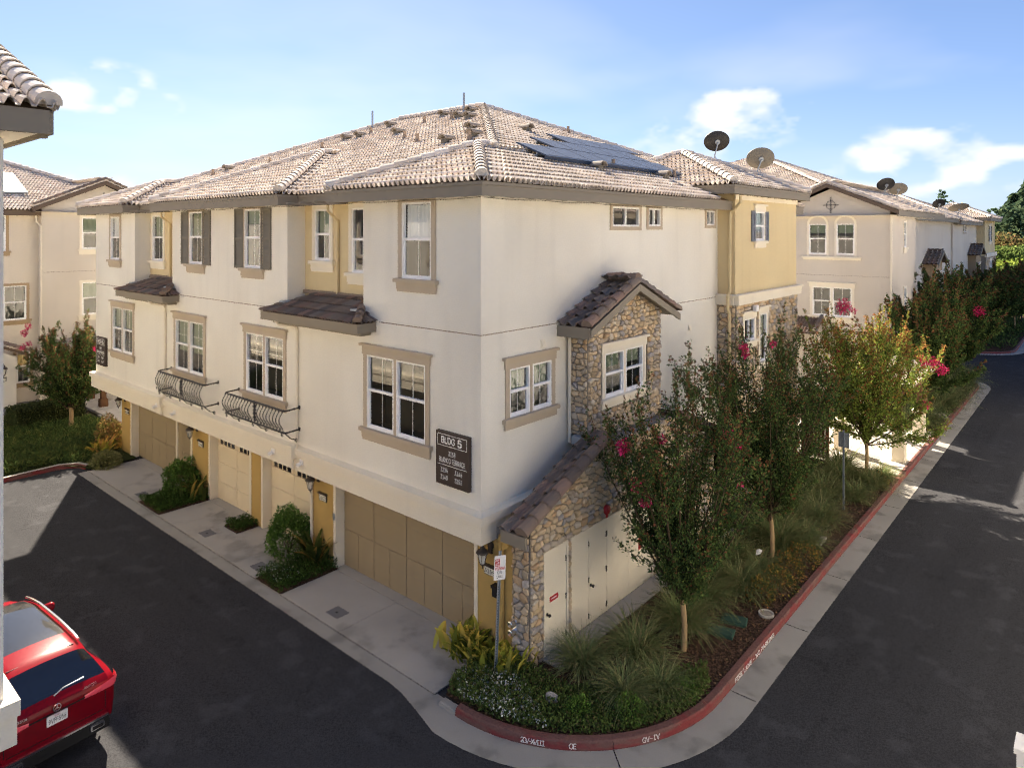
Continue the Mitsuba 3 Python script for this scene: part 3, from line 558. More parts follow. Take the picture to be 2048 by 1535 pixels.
# downspouts
def spout(x, y, ztop, zbot, n, mat='m_cornice', jog=True):
    d = np.array([0, -1, 0]) if n == 'S' else np.array([1, 0, 0]); p = np.array([x, y, 0.]) + d * .05; e = np.array([0, 0, 1.])
    pts = [p + e * zbot, p + e * (ztop - .45)] + ([p + d * .3 + e * (ztop - .2) + np.cross(d, e) * -.0, p + d * .3 + e * ztop] if jog else [p + e * ztop]); downspout(B, pts, mat)
spout(-5.7, .55, 9.55, 7.1, 'S', 'm_yellow'); spout(-16.0, .55, 9.55, 7.1, 'S', 'm_yellow')
m = M()
for x in (-6.76, -15.08): m = M(); m.tube([(x - .5, -.42, 6.45), (x - .48, -.3, 6.30), (x - .03, -.06, 6.24), (x, -.05, 6.1), (x, -.05, 3.2), (x, -.2, 3.05), (x, -.2, 2.9), (x, -.17, 2.5), (x - .3, .1, 2.40), (x + .15, .3, 2.3), (x + .15, .3, 0.05)], .04, 8); m.box(x - .09, x + .09, -.27, -.1, 2.78, 3.12); put(B + '__downspout', m, 'm_cornice', 40)
spout(.05, 2.93, 6.45, 3.85, 'E', 'm_cornice', False); m = M()
m.tube([(.9, 11.0, 9.95), (.9, 11.0, 9.75), (.62, 11.22, 9.55), (.45, 11.25, 9.45), (.45, 11.22, 6.85), (.45, 11.06, 6.75), (.45, 11.06, 6.3), (.45, 11.2, 6.15), (.45, 11.2, .1)], .05, 8); put(B + '__downspout', m, 'm_yellow', 40)
m = M(); m.tube([(.30, .28, 2.6), (.30, .30, .05)], .055, 8); m.tube([(.55, .20, 2.62), (.32, .27, 2.45)], .045, 8); m.box(.20, .42, .2, .35, 2.42, 2.46); put(B + '__downspout', m, 'm_ochre', 40)
# lanterns, house numbers, small fittings
for x in (-.05, -6.35, -13.5, -19.75): lantern(B, south(x, 2.12, .35), 1.05)
for x, t in ((-.05, '3158'), (-6.12, '3152'), (-13.2, '3146'), (-19.5, '3140')): house_number(B, south(x, 1.72, .35), t)
m = M(); m.box(.10, .26, .22, .35, 1.30, 1.52).box(.08, .28, .2, .35, 1.47, 1.53); put(B + '__outlet_box', m, 'm_black')
put(B + '__keypad', M().box(-5.63, -5.57, .30, .33, 1.28, 1.45), 'm_galv')
for x in (-15.6, -14.15, -7.85, -6.43):
    k = num(B + '__flood_light'); F = south(x, 2.72, -.11); m = M(); m.box(-.07, .07, -.07, .07, 0, .03, F); m.lathe([(0, 0), (.04, 0), (.065, .12), (.06, .12), (0, .06)], Fr(F.p((0, -.02, .03))[0], F.U, nv((0, -1, -.5)), nv((0, -.5, 1))), 10); put(k, m, 'm_white', 40, fresh=False)
for y, z in ((9.26, 5.87), (2.03, 6.28)):
    F = east(y, z, 0); m = M(); m.box(-.07, .07, -.08, .08, 0, .02, F); m.add(F.p([(-.06, .07, .02), (.06, .07, .02), (.06, -.07, .07), (-.06, -.07, .07), (-.06, -.07, .02), (.06, -.07, .02)]), [(0, 3, 2, 1), (0, 4, 3, 3), (1, 2, 5, 5)]); put(B + '__vent_cover', m, 'm_cornice')
put(B + '__vent_cover', M().box(.72, .84, 12.45, 12.68, 6.15, 6.35), 'm_white')
# stone bay: tower over the utility room
XT, XL = .55, 1.0
gab = lambda u: 6.62 + .43 * (2.1 - abs(u - 4.73))
tw_w = (3.73, 4.80, 5.52, 5.88)
tower = cut(Polygon([(3.02, 3.9), (6.45, 3.9), (6.45, 6.72), (4.73, 7.46), (3.02, 6.72)]), [(tw_w[0] - .2, tw_w[1] - .27, tw_w[2] + .2, tw_w[3] + .27)])
stone_wall(B, 'stone_veneer', tower, east(0, 0, XT), 200, .19, .115, 3)
stone_wall(B, 'stone_veneer', Polygon([(0, 4.05), (.55, 4.05), (.55, 6.75), (0, 6.75)]), south(0, 0, 3.02), 60, .19, .125, 4)
doors = [(.78, 0, 1.62, 2.26), (1.72, 0, 5.24, 2.26), (5.72, 0, 7.6, 2.26)]
low = Polygon([(.36, 0), (8.8, 0), (8.8, 2.75), (6.45, 3.95), (3.02, 3.95), (.36, 2.86)])
stone_wall(B, 'stone_veneer', cut(low, doors), east(0, 0, XL), 290, .195, .115, 5)
stone_wall(B, 'stone_veneer', Polygon([(.56, 0), (1.0, 0), (1.0, 2.8), (.56, 2.8)]), south(0, 0, .34), 60, .18, .14, 6)
m = M(); m.box(0, XL - .001, 3.0, 6.5, 3.80, 3.9); m.quad((0, .36, 0), (0, .36, 2.7), (XL, .36, 2.7), (XL, .36, 0)); m.sheet(cut(tower.union(sbox(3.4, 4.4, 5.9, 6.3)), [tw_w]), -.012, east(0, 0, XT)); m.quad((0, 6.45, 3.8), (XT, 6.45, 3.8), (XT, 6.45, 6.7), (0, 6.45, 6.7)); put(B + '__wall', m, 'm_mortar')
window(B, east(tw_w[0], tw_w[1], XT), tw_w[2] - tw_w[0], tw_w[3] - tw_w[1], units=2, trim='m_cornice', blind=.35, blind_mat='m_curtain')
k = num(B + '__gable_roof'); m = M(); ze = 6.62; z1 = ze + .43 * 2.1
m.quad((0, 2.63, ze), (.9, 2.63, ze), (.9, 4.73, z1), (0, 4.73, z1)); m.quad((.9, 6.83, ze), (0, 6.83, ze), (0, 4.73, z1), (.9, 4.73, z1)); put(k, m, 'm_brown_fascia', fresh=False)
RG = R(-.05, .82, 2.63, 6.83, ze, 'SN', .43); roof_tiles(k, [RG], ['SN'], BROWN_TILE, w=.28, e=.38, roll=.28, h=.085, nseg=8, nparts=80, colvar=.1)
for y0, sg in ((2.63, 1), (6.83, -1)): cap_line(k, (.84, y0 - sg * .04, ze + .04), (.84, 4.73, z1 + .04), BROWN_TILE, .14, .38, .46, name='rake_tile', lift=.02)
cap_line(k, (.88, 4.73, z1 + .05), (.0, 4.73, z1 + .05), BROWN_TILE, .15, .44, .5, name='ridge_tile')
put(k + '__fascia', M().box(.0, .9, 2.57, 2.63, ze - .24, ze + .02), 'm_fascia')
for sg, y0 in ((1, 2.60), (-1, 6.86)):
    m = M(); a, b = np.array((.9, y0, ze - .20)), np.array((.9, 4.73, z1 - .20 + .02)); up = np.array((0, 0, .18)); n = np.array((.05, 0, 0))
    v = [a, b, b + up, a + up, a + n, b + n, b + up + n, a + up + n]; m.add(v, [(0, 1, 2, 3), (7, 6, 5, 4), (0, 4, 5, 1), (3, 2, 6, 7), (0, 3, 7, 4)])
    a2 = a + (-.9, 0, .12); b2 = b + (-.9, 0, .12); m.quad(a2, a + (0, 0, .12), b + (0, 0, .12), b2); put(k + '__rake_board', m, 'm_fascia')
k = num(B + '__lean_to_roof'); m = M(); zl = 2.83
slope = lambda y0, y1: M().quad((.5, y0, zl), (1.12, y0, zl), (1.12, y1, zl + PITCH * 2.92), (.5, y1, zl + PITCH * 2.92))
put(k, slope(.1, 3.02), 'm_brown_fascia', fresh=False); put(k + '__far_slope', slope(9.06, 6.45), 'm_brown_fascia')
for r, s in ((R(.46, 1.02, .1, 3.02, zl, 'S'), 'S'), (R(.46, 1.02, 6.45, 9.06, zl, 'N'), 'N')): roof_tiles(k, [r], [s], BROWN_TILE, w=.28, e=.38, roll=.28, h=.085, nseg=8, nparts=60, colvar=.1)
cap_line(k, (1.06, .06, zl + .05), (1.06, 3.02, zl + PITCH * 2.92 + .05), BROWN_TILE, .15, .38, .46, name='rake_tile', lift=.02); cap_line(k, (1.06, 9.1, zl + .05), (1.06, 6.5, zl + PITCH * 2.5 + .05), BROWN_TILE, .15, .38, .46, name='rake_tile', lift=.02)
put(k + '__fascia', M().box(.5, 1.14, .04, .10, zl - .22, zl + .02), 'm_fascia'); put(k + '__flashing', M().box(.25, .62, 2.80, 3.0, zl + PITCH * 2.6 - .05, zl + PITCH * 2.8 + .06), 'm_lead'); put(k + '__flat_roof', M().box(.0, .52, .45, 9.0, 2.35, 2.45), 'm_lead'); put(k + '__back_board', M().quad((.5, .1, 2.4), (.5, 3.02, 2.4), (.5, 3.02, zl + PITCH * 2.92), (.5, .1, zl)), 'm_ochre')
def udoor(y0, y1, leaves, knob, tags=()):
    k = num(B + '__utility_door'); F = east(y0, 0, XL); W = y1 - y0; m = M(); m.box(0, .05, 0, 2.26, -.1, .03, F); m.box(W - .05, W, 0, 2.26, -.1, .03, F); m.box(.05, W - .05, 2.2, 2.26, -.1, .028, F); m.box(.05, W - .05, .0, .05, -.1, -.06, F); put(k, m, 'm_door', fresh=False)
    a = .055
    for i, f in enumerate(leaves):
        b = .05 + (W - .1) * f; put(k + '__leaf', M().box(a, b - .008, .05, 2.19, -.06, .004, F), 'm_door')
        hx = a if i and len(leaves) > 1 and i % 2 == 0 else b - .02
        for z in (.3, 1.1, 1.9): put(k + '__hinge', M().box(hx - .012, hx + .012, z - .06, z + .06, .004, .02, F), 'm_bronze')
        a = b
    for u in knob: put(k + '__knob', M().lathe([(0, .0), (.035, 0), (.035, .012), (.014, .02), (.014, .05), (.034, .06), (.034, .085), (0, .095)], Fr(F.p((u, .96, .004))[0], F.U, F.N, F.V), 10), 'm_black', 40)
    for u0, u1, z0, z1 in tags:
        q = put(k + '__notice', M().box(u0, u1, z0, z1, .004, .009, F), 'm_red'); 
        put(k + '__notice_stripe', M().box(u0 + .05, u1 - .05, (z0 + z1) / 2 - .012, (z0 + z1) / 2 + .012, .009, .010, F), 'm_white') if u1 - u0 > .25 else None
    return k
udoor(.78, 1.62, (1,), (.13,), ((.22, .50, 1.17, 1.28),)); k = udoor(1.72, 5.24, (.19, .395, .68, 1.0), (.76, 2.55), ((2.82, 2.99, 1.02, 1.32), (2.81, 3.02, 1.32, 1.38))); udoor(5.72, 7.6, (.5, 1.), (.8,))
m = M(); F = east(3.05, 2.48, XL + .03); m.lathe([(0, 0), (.10, 0), (.10, .05), (.085, .08), (.03, .10), (0, .10)], Fr(F.p((0, 0, 0))[0], F.U, F.N, F.V), 16); m.box(-.03, .03, -.18, -.08, 0, .05, F); put(B + '__fire_bell', m, 'm_red', 40)
m = M(); F = south(.66, .78, .30)
for v in (0, .17): m.lathe([(0, 0), (.05, 0), (.05, .10), (.065, .11), (.065, .16), (.05, .17), (0, .15)], Fr(F.p((0, v, 0))[0], F.U, F.N, F.V), 12)
m.box(-.05, .05, -.05, .22, -.05, .02, F); put(B + '__fire_connection', m, 'm_chrome', 40)
m = M(); a = np.linspace(.3, np.pi, 10); m.tube(np.c_[np.full(10, 1.05), 1.35 - .16 * np.cos(a), 2.36 + .12 * np.sin(a)], .008, 5); put(B + '__conduit', m, 'm_black')
# stone on the yellow wing
win2 = [(12.62, 4.75, 13.45 - .0, 5.55), (13.95, 4.2, 14.5, 5.75)]; win2 = [(11.95, 5.18, 12.80, 5.92), (13.30, 4.35, 13.92, 5.98)]
pw = cut(sbox(11.3, .1, 17.05, 6.44), [(a - .16, b - .27, c + .16, d + .27) for a, b, c, d in win2])
stone_wall(B, 'stone_veneer', pw, east(0, 0, .62), 0, .24, .15, 8); stone_wall(B, 'stone_veneer', sbox(0, .1, .62, 6.44), south(0, 0, 11.28), 0, .22, .15, 9)
m = M(); m.sheet(cut(sbox(11.3, .1, 17.05, 6.44), win2), -.012, east(0, 0, .62)); put(B + '__wall', m, 'm_mortar')
window(B, east(win2[0][0], win2[0][1], .62), .85, .74, 'slider', trim='m_cornice', grid=False); window(B, east(win2[1][0], win2[1][1], .62), .62, 1.63, trim='m_cornice', blind=.5)
# building sign on the corner, and its twin at the far end
def bsign(x0, z0, x1, z1, small, label):
    k = num('building_sign'); F = south(x0, z0, 0); W, Hh = x1 - x0, z1 - z0; put(k, M().box(0, W, 0, Hh, .0, .09, F), 'm_sign_brown', fresh=False); lab(k, label, 'sign')
    d = .092; r = M(); a, b, c, e = .05, W - .05, Hh * .735, Hh * .955; t = .012
    r.box(a, b, c, c + t, .09, d, F); r.box(a, b, e - t, e, .09, d, F); r.box(a, a + t, c + t, e - t, .09, d, F); r.box(b - t, b, c + t, e - t, .09, d, F); r.box(a, b, Hh * .375, Hh * .375 + t, .09, d, F); put(k + '__rule', r, 'm_letter')
    c = W / 2
    text(k, 'lettering', 'BLDG', Hh * .125, F.at(c - W * .12, Hh * .785, .09), 'm_letter', True, True, W * .42); text(k, 'lettering', '5', Hh * .14, F.at(c + W * .24, Hh * .775, .09), 'm_letter', True, True, W * .13)
    text(k, 'lettering', '3158', Hh * .09, F.at(c, Hh * .565, .09), 'm_letter', True, False, W * .21); text(k, 'lettering', 'BLANCO TERRACE', Hh * .095, F.at(c, Hh * .425, .09), 'm_letter', True, False, W * .8)
    for u, v, s in ((-.24, .24, '3134'), (-.24, .10, '3140'), (.2, .24, '3146'), (.2, .10, '3152')): text(k, 'lettering', s, Hh * .085, F.at(c + u * W, Hh * v, .09), 'm_letter', True, False, W * .22)
bsign(-1.25, 3.42, -.27, 4.55, False, 'brown building sign with white lettering on the cream wall by the near corner')
bsign(-21.6, 3.42, -20.6, 4.55, False, 'dark building sign on the far left end of the garage front')
# satellite dishes and solar panels
def dish(x, y, zb, r, mat, label, nrm, tilt=0, mast=.5, group=None, az=0):
    k = num('satellite_dish'); lab(k, label, 'satellite dish', group); m = M(); o = np.array((x, y, zb))
    c = o + np.array((math.cos(az) * .12, math.sin(az) * .12, mast)); n = nv(nrm); U = nv(np.cross((0, 0, 1), n)); V = np.cross(n, U); F = Fr(c, U, n, V)
    a = np.arange(28) * 2 * np.pi / 28; vv = []; rings = (0, .25, .5, .75, 1.)
    for sgn in (0, -.02):
        for q in rings: vv += [(r * q * math.cos(t), r * .82 * q * math.sin(t), .22 * r * q * q + sgn) for t in a]
    f = []; n5 = len(rings)
    for s in (0, n5):
        for j in range(n5 - 1): f += [(((s + j) * 28 + i), ((s + j) * 28 + (i + 1) % 28), ((s + j + 1) * 28 + (i + 1) % 28), ((s + j + 1) * 28 + i)) for i in range(28)]
    f += [((n5 - 1) * 28 + i, (n5 - 1) * 28 + (i + 1) % 28, (2 * n5 - 1) * 28 + (i + 1) % 28, (2 * n5 - 1) * 28 + i) for i in range(28)]
    put(k, M().add(F.p(vv), f), mat, 40, fresh=False)
    m.tube([o, o + (0, 0, mast * .35), c - n * .10, c - n * .03], .025, 8); m.box(x - .18, x + .18, y - .14, y + .14, zb - .05, zb + .03); m.lathe([(0, -.06), (.10, -.05), (.10, 0), (0, 0)], F, 10); m.tube([o + (.16, .1, 0), o + (0, 0, mast * .5)], .014, 6); put(k + '__mount', m, 'm_galv', 40)
    e = F.p((0, -r * .8, .1))[0]; h = F.p((0, -r * .55, r * 1.0))[0]; m = M(); m.tube([e, h], .014, 6); m.tube([h, h + V * .16], .035, 8); m.box(h[0] - .07, h[0] + .07, h[1] - .05, h[1] + .05, h[2] + .05, h[2] + .17); put(k + '__feed_arm', m, 'm_galv', 40); return k
dish(-1.85, 15.1, 11.35, .50, 'm_black', 'black round satellite dish seen from behind on the wing roof ridge', (-.60, .70, .42), mast=.95, az=.7)
dish(-.45, 15.9, 10.98, .53, 'm_shutter', 'grey oval satellite dish lower on the wing roof beside the black one', (-.52, .72, .46), mast=.62, az=.7)
cs = 1 / math.hypot(1, PITCH); sol = Fr((.5, 0, ZE + .26), (0, 1, 0), (PITCH * cs, 0, cs), (-cs, 0, PITCH * cs))
k = num('solar_array'); lab(k, 'dark solar panel array in three stepped rows on the right roof slope', 'solar panels'); m = M()
for y in np.arange(4, 11.5, 1.4): m.box(y - .02, y + .02, 1.9, 2.1, -.2, -.02, sol)
rows = ((1.93, 3.75, 7), (3.03 + .0, 5.55, 5), (4.13, 7.65, 4)); pwid, phei = 1.085, 1.06
for v0, y0, n in rows:
    m.box(y0, y0 + n * pwid * (7.8 / 7.6), v0 + .25, v0 + .29, -.12, -.04, sol); m.box(y0, y0 + n * pwid, v0 + .75, v0 + .79, -.12, -.04, sol)
put(k, m, 'm_galv', fresh=False)
for v0, y0, n in rows:
    for i in range(n):
        a = y0 + i * 1.10; q = put(k + '__panel', M().box(a, a + pwid, v0, v0 + phei, -.035, .0, sol), 'm_solar_edge'); put(q + '__glass', M().box(a + .012, a + pwid - .012, v0 + .012, v0 + phei - .012, .0, .006, sol), 'm_solar')
put(k + '__skirt_board', M().box(3.75, 3.75 + 7.7, 1.86, 1.92, -.10, .0, sol), 'm_solar_edge')
# ------------------------------------------------------------------ ground, roads, kerbs, paving
def sheet(key, poly, z, mat, label):
    m = M()
    for q in getattr(poly, 'geoms', [poly]): m.sheet(q, z, flatF())
    return struct(key, m, mat, label)
sheet('asphalt_road', sbox(-19.75, -40, 45, 96), 0, 'm_asphalt', 'dark sealed asphalt of the garage lane and the street')
arc = [(.72 + 3.5 * math.sin(t), 2.05 - 3.5 * math.cos(t)) for t in np.linspace(0, np.pi / 2, 19)]
bend = [(1.2 + 3.02 * math.cos(t), 36.2 + 3.02 * math.sin(t)) for t in np.linspace(0, np.pi / 2, 10)]
kpath = arc + [(4.22, y) for y in np.arange(3.5, 36.2, 1.5)] + bend + [(-2, 39.22)]
kpoly2 = [(-2, 49.5), (1.6, 49.5)] + [(1.6 + 3.0 * math.sin(t), 52.5 - 3.0 * math.cos(t)) for t in np.linspace(.15, np.pi / 2, 8)] + [(4.6, y) for y in np.arange(54, 93, 3.)]
def ribbon(path, prof, m=None):
    """path (x,y), walked with the road on the right hand side; profile (offset to the left, z)"""
    P = np.array(path, float); t = np.gradient(P, axis=0); t /= np.linalg.norm(t, axis=1, keepdims=True); nl = np.c_[-t[:, 1], t[:, 0]]; m = m or M(); k = len(prof)
    v = np.vstack([np.c_[P + nl * o, np.full(len(P), z)] for o, z in prof]); n = len(P)
    m.add(v, [(a * n + i, a * n + i + 1, (a + 1) * n + i + 1, (a + 1) * n + i) for a in range(k - 1) for i in range(n - 1)]); return m
def along(path, step):
    ls = LineString(path); n = max(2, int(round(ls.length / step))); return [ls.interpolate(ls.length * i / n) for i in range(n + 1)], ls
gut = LineString(kpath).buffer(-.52, single_sided=True).union(sbox(-18.7, -1.62, .74, -1.27)).union(Polygon([(-1.1, -1.60), (-.5, -1.66), (.1, -1.80), (.72, -1.97), (.74, -1.4), (-1.1, -1.4)])).union(LineString(kpoly2).buffer(-.5, single_sided=True)).buffer(.02).difference(LineString(kpath).buffer(.02, single_sided=True))
gk = num('gutter'); m = M(); m.sheet(gut, .008, flatF()); struct_k = put(gk, m, 'm_gutter', fresh=False); lab(gk, 'pale concrete gutter strip along the kerbs and driveways', kind='structure')
j = M(); pts, ls = along(kpath, 3.05)
for i, p in enumerate(pts[1:-1]):
    d = (i + 1) / (len(pts) - 1); a = ls.interpolate(d, True); b = ls.interpolate(d + .002, True); t = nv((b.x - a.x, b.y - a.y)); n = np.array((t[1], -t[0])); F = Fr((a.x, a.y, .012), (n[0], n[1], 0), (0, 0, 1), (t[0], t[1], 0)); j.box(.01, .5, -.008, .008, 0, .001, F)
put(gk + '__joint', j, 'm_dark_gap')
KPROF = [(-.0, 0), (.018, .12), (.045, .15), (.16, .155), (.175, .15), (.175, .02)]
def kerb(path, label, mat='m_red_kerb', seg=3.05):
    k = num('kerb'); lab(k, label, kind='structure'); ls = LineString(path); n = max(1, int(round(ls.length / seg))); first = True
    for i in range(n):
        a, b = ls.length * i / n + .004, ls.length * (i + 1) / n - .004; c = max(3, int((b - a) / .35)); p = [ls.interpolate(a + (b - a) * q / c) for q in range(c + 1)]
        m = ribbon([(q.x, q.y) for q in p], KPROF)
        if first: put(k, m, mat, 40, fresh=False); first = False
        else: put(k + '__segment', m, mat, 40)
    return k
k1 = kerb(kpath, 'red painted kerb curving round the planted corner and along the street')
m = ribbon([(.30, -1.46), (.715, -1.452)], [(0, 0), (.02, .06), (.05, .08), (.17, .08), (.175, .0)]); put(k1 + '__end_block', m, 'm_gutter')
kerb(kpoly2, 'red kerb curving in beyond the side lane')
F = east(2.55, .035, 4.222); q = Fr((4.222, 2.75, .022), (0, 1, 0), nv((1, 0, .15)), nv((-.15, 0, 1)))
text(k1, 'lettering', 'FIRE LANE - NO PARKING', .085, q, 'm_white', width=2.05, depth=.003)
for ang, s, w, dy in ((.46, '2GV-XVIII', .42, .05), (.66, 'OE', .12, .03), (1.06, 'GV-IV', .34, .05)):
    for i, ch in enumerate(s):
        a = ang + (i - len(s) / 2) * w / len(s) / 3.5; p = (.72 + 3.497 * math.sin(a), 2.05 - 3.497 * math.cos(a)); n = np.array((math.sin(a), -math.cos(a), .15)); U = np.array((math.cos(a), math.sin(a), 0)); Fq = Fr((p[0], p[1], .035), U, nv(n), nv(np.cross(nv(n), U)))
        text(k1, 'chalk_mark', ch, .085, Fq, 'm_letter', True, depth=.003) if ch != '-' else put(k1 + '__chalk_mark', M().box(-.02, .02, .035, .045, 0, .003, Fq), 'm_letter')
lk = [(-19.3, -14), (-19.45, -9), (-19.62, -3.9), (-19.7, -1.9), (-19.45, -1.45), (-18.95, -1.30)]
lk = lk[::1]; k2 = kerb(lk, 'red faced kerb in front of the left lawn', 'm_red_kerb', 2.5)
put(k2 + '__top', ribbon(lk, [(.02, .16), (.172, .162)]), 'm_walk')
text(k2, 'lettering', 'NO PARKING', .085, Fr((-19.485, -5.1, .03), nv((-.03, 1, 0)), nv((1, .03, .15)), (-.1, 0, 1)), 'm_white', width=1.0, depth=.003)
# driveway aprons, one slab per garage, with planting pockets
pocket = {'a': sbox(-6.62, -1.32, -5.45, .36), 'b': sbox(-14.15, -1.28, -12.55, .36), 'c': sbox(-10.25, -.35, -9.45, .36)}
apron = sbox(-18.6, -1.30, .02, .64).difference(unary_union(list(pocket.values()))).difference(Point(.6, -.2).buffer(.62))
dk = num('driveway'); lab(dk, 'concrete driveway aprons in front of the garage doors', kind='structure'); first = True
cutsx = (-18.7, -15.95, -13.3, -11.3, -9.9, -7.85, -6.0, -3.05, .1)
for a, b in zip(cutsx[:-1], cutsx[1:]):
    for y0, y1 in ((-1.31, .30), (.30, .65)):
        s = apron.intersection(sbox(a + .006, y0 + .006, b - .006, y1 - .006))
        for qq in getattr(s, 'geoms', [s]):
            if qq.is_empty or qq.area < .02: continue
            m = M().prism(qq, -.02, .035, flatF())
            if first: put(dk, m, 'm_concrete', fresh=False); first = False
            else: put(dk + '__slab', m, 'm_concrete')
put(dk + '__joint', M().sheet(apron.buffer(.01), .012, flatF()), 'm_dark_gap')
for x, y in ((-3.73, -.87), (-7.11, -.92), (-10.13, -.89), (-14.71, -.93)):
    k = num('access_cover'); lab(k, {-3.73: 'grey square access cover set in the driveway of the nearest garage', -7.11: 'second access cover from the near corner in the concrete apron', -10.13: 'access cover in the apron before the farther cream garage door', -14.71: 'access cover in the driveway of the farthest garage'}[x], 'access cover')
    put(k, M().box(x - .22, x + .22, y - .17, y + .17, .03, .042), 'm_slate', fresh=False); put(k + '__lifting_slot', M().box(x - .05, x + .02, y - .03, y - .0, .042, .044), 'm_black')
# beds
bed = Polygon([(.08, -.95), (.3, -1.28)] + [(.72 + 3.33 * math.sin(t), 2.05 - 3.33 * math.cos(t)) for t in np.linspace(0, np.pi / 2, 14)] + [(4.05, 36.2), (-2, 39), (-2, 17.2), (.6, 17.2), (.6, 11), (.0, 11), (.0, .4)])
sheet('planting_bed', bed, .115, 'm_mulch', 'brown mulch of the planted strip between building and street')
sheet('planting_bed', Polygon([(-2, 49.7), (1.6, 49.7), (3.7, 50.6), (4.4, 52.5), (4.4, 93), (-20, 93), (-20, 50)]), .115, 'm_mulch', 'mulch bed beyond the side lane')
for nme, l in (('a', 'pocket of soil between nearest and second garage'), ('b', 'pocket of soil beside the farthest garage'), ('c', 'small pocket of soil between the two cream garage doors')): sheet('planting_bed', pocket[nme], .05, 'm_mulch', l)
sheet('lawn', Polygon([(-31.6, -14), (-19.5, -14), (-19.8, -2.0), (-19.2, -1.42), (-18.6, -1.3), (-18.6, .36), (-20, .36), (-21.9, 1), (-21.9, 1.6), (-26.3, 1.5), (-31.6, .2)]), .11, 'm_lawn_soil', 'shaded planted lawn left of the driveway')
wk = num('walkway'); lab(wk, 'narrow concrete walkway along the utility doors', kind='structure')
for i in range(7):
    m = M().box(1.03, 1.50, .72 + i * 1.22, .72 + (i + 1) * 1.22 - .012, .05, .135); put(wk, m, 'm_walk', fresh=False) if i == 0 else put(wk + '__slab', m, 'm_walk')
wk2 = num('entry_path'); lab(wk2, 'pale concrete entry path under the street arbor', kind='structure')
for i in range(4):
    for jx in range(3):
        m = M().box(4.03 - (jx + 1) * 1.7 + .012, 4.03 - jx * 1.7, 17.3 + i * 1.75, 17.3 + (i + 1) * 1.75 - .012, .05, .15); put(wk2, m, 'm_walk', fresh=False) if i + jx == 0 else put(wk2 + '__slab', m, 'm_walk')
put(wk2 + '__step', M().box(2.2, 4.03, 27.2, 28.4, .05, .15), 'm_walk')
sheet('terrace', Polygon([(-33, -14), (-29.9, -14), (-29.9, .7), (-31.6, 1.0), (-33, 1.0)]), .13, 'm_slate', 'dark grey paving in front of the left house')
wk3 = num('garden_walk'); lab(wk3, 'concrete garden walk leading behind the left end of the block', kind='structure')
put(wk3, M().box(-31.6, -22.2, 1.7, 4.2, .05, .17), 'm_walk', fresh=False)
for i in range(4): put(wk3 + '__slab', M().box(-26.6 + i * .3, -22.4, 1.58 - i * .0, 1.68, .02, .14) if i == 0 else M().box(-27.6 - i * .62, -27.05 - i * .62, .95, 1.5, .09, .15), 'm_walk')
# small things in the bed
def oriented(x, y, z, ang): return Fr((x, y, z), (math.cos(ang), math.sin(ang), 0), (0, 0, 1), (-math.sin(ang), math.cos(ang), 0))
for x, y, a, l in ((3.40, 4.62, .25, 'green utility box lid nearer the building, behind its twin'), (3.36, 4.02, .2, 'green utility box lid in the mulch by the kerb, nearest the corner')):
    k = num('utility_box'); lab(k, l, 'utility box'); F = oriented(x, y, .11, a); put(k, M().box(-.27, .27, -.17, .17, 0, .07, F), 'm_green_box', fresh=False); put(k + '__lid', M().box(-.25, .25, -.15, .15, .07, .082, F), 'm_green_box'); put(k + '__lid_hole', M().box(-.23, -.17, -.02, .03, .082, .084, F), 'm_black')
k = num('valve_cover'); lab(k, 'round cream valve cover ring beside the red kerb', 'valve cover'); m = M(); m.lathe([(.17, 0), (.17, .05), (.15, .055), (.135, .05), (.13, .02)], oriented(3.84, 5.35, .12, 0), 24); put(k, m, 'm_walk', 40, fresh=False); put(k + '__lid', M().lathe([(.135, .035), (0, .04)], oriented(3.84, 5.35, .12, 0), 20), 'm_mortar')
k = num('drain_cover'); lab(k, 'small dark round drain in the walkway by the utility doors', 'drain'); m = M(); m.lathe([(.15, 0), (.15, .04), (.12, .045), (0, .03)], oriented(1.62, 4.85, .11, 0), 18); put(k, m, 'm_walk', 40, fresh=False); put(k + '__grate', M().lathe([(.115, .047), (0, .047)], oriented(1.62, 4.85, .11, 0), 16), 'm_dark_gap')
k = num('rock'); lab(k, 'pale rounded rock among the white flowered ground cover', 'rock'); m = trimesh.creation.icosphere(2, .12); v = m.vertices * np.array((1.2, .9, .7)); v *= (1 + .35 * (meshkit.noise(v * 9) - .5))[:, None]; put(k, M().add(v + (2.0, -.22, .27), m.faces), 'm_walk', True, fresh=False)
k = num('paper_scrap'); lab(k, 'small white paper scrap caught among the grasses', 'litter'); put(k, M().add([(2.95, 7.0, .62), (3.05, 7.03, .66), (3.02, 7.06, .78), (2.96, 7.04, .74), (3.09, 7.1, .74)], [(0, 1, 2), (0, 2, 3), (1, 4, 2)]), 'm_white', fresh=False)
k = num('concrete_step'); lab(k, 'small weathered concrete pad in the bed beside the second tree', 'concrete pad'); put(k, M().box(3.15, 3.7, 9.7, 10.3, .05, .2), 'm_walk', fresh=False)
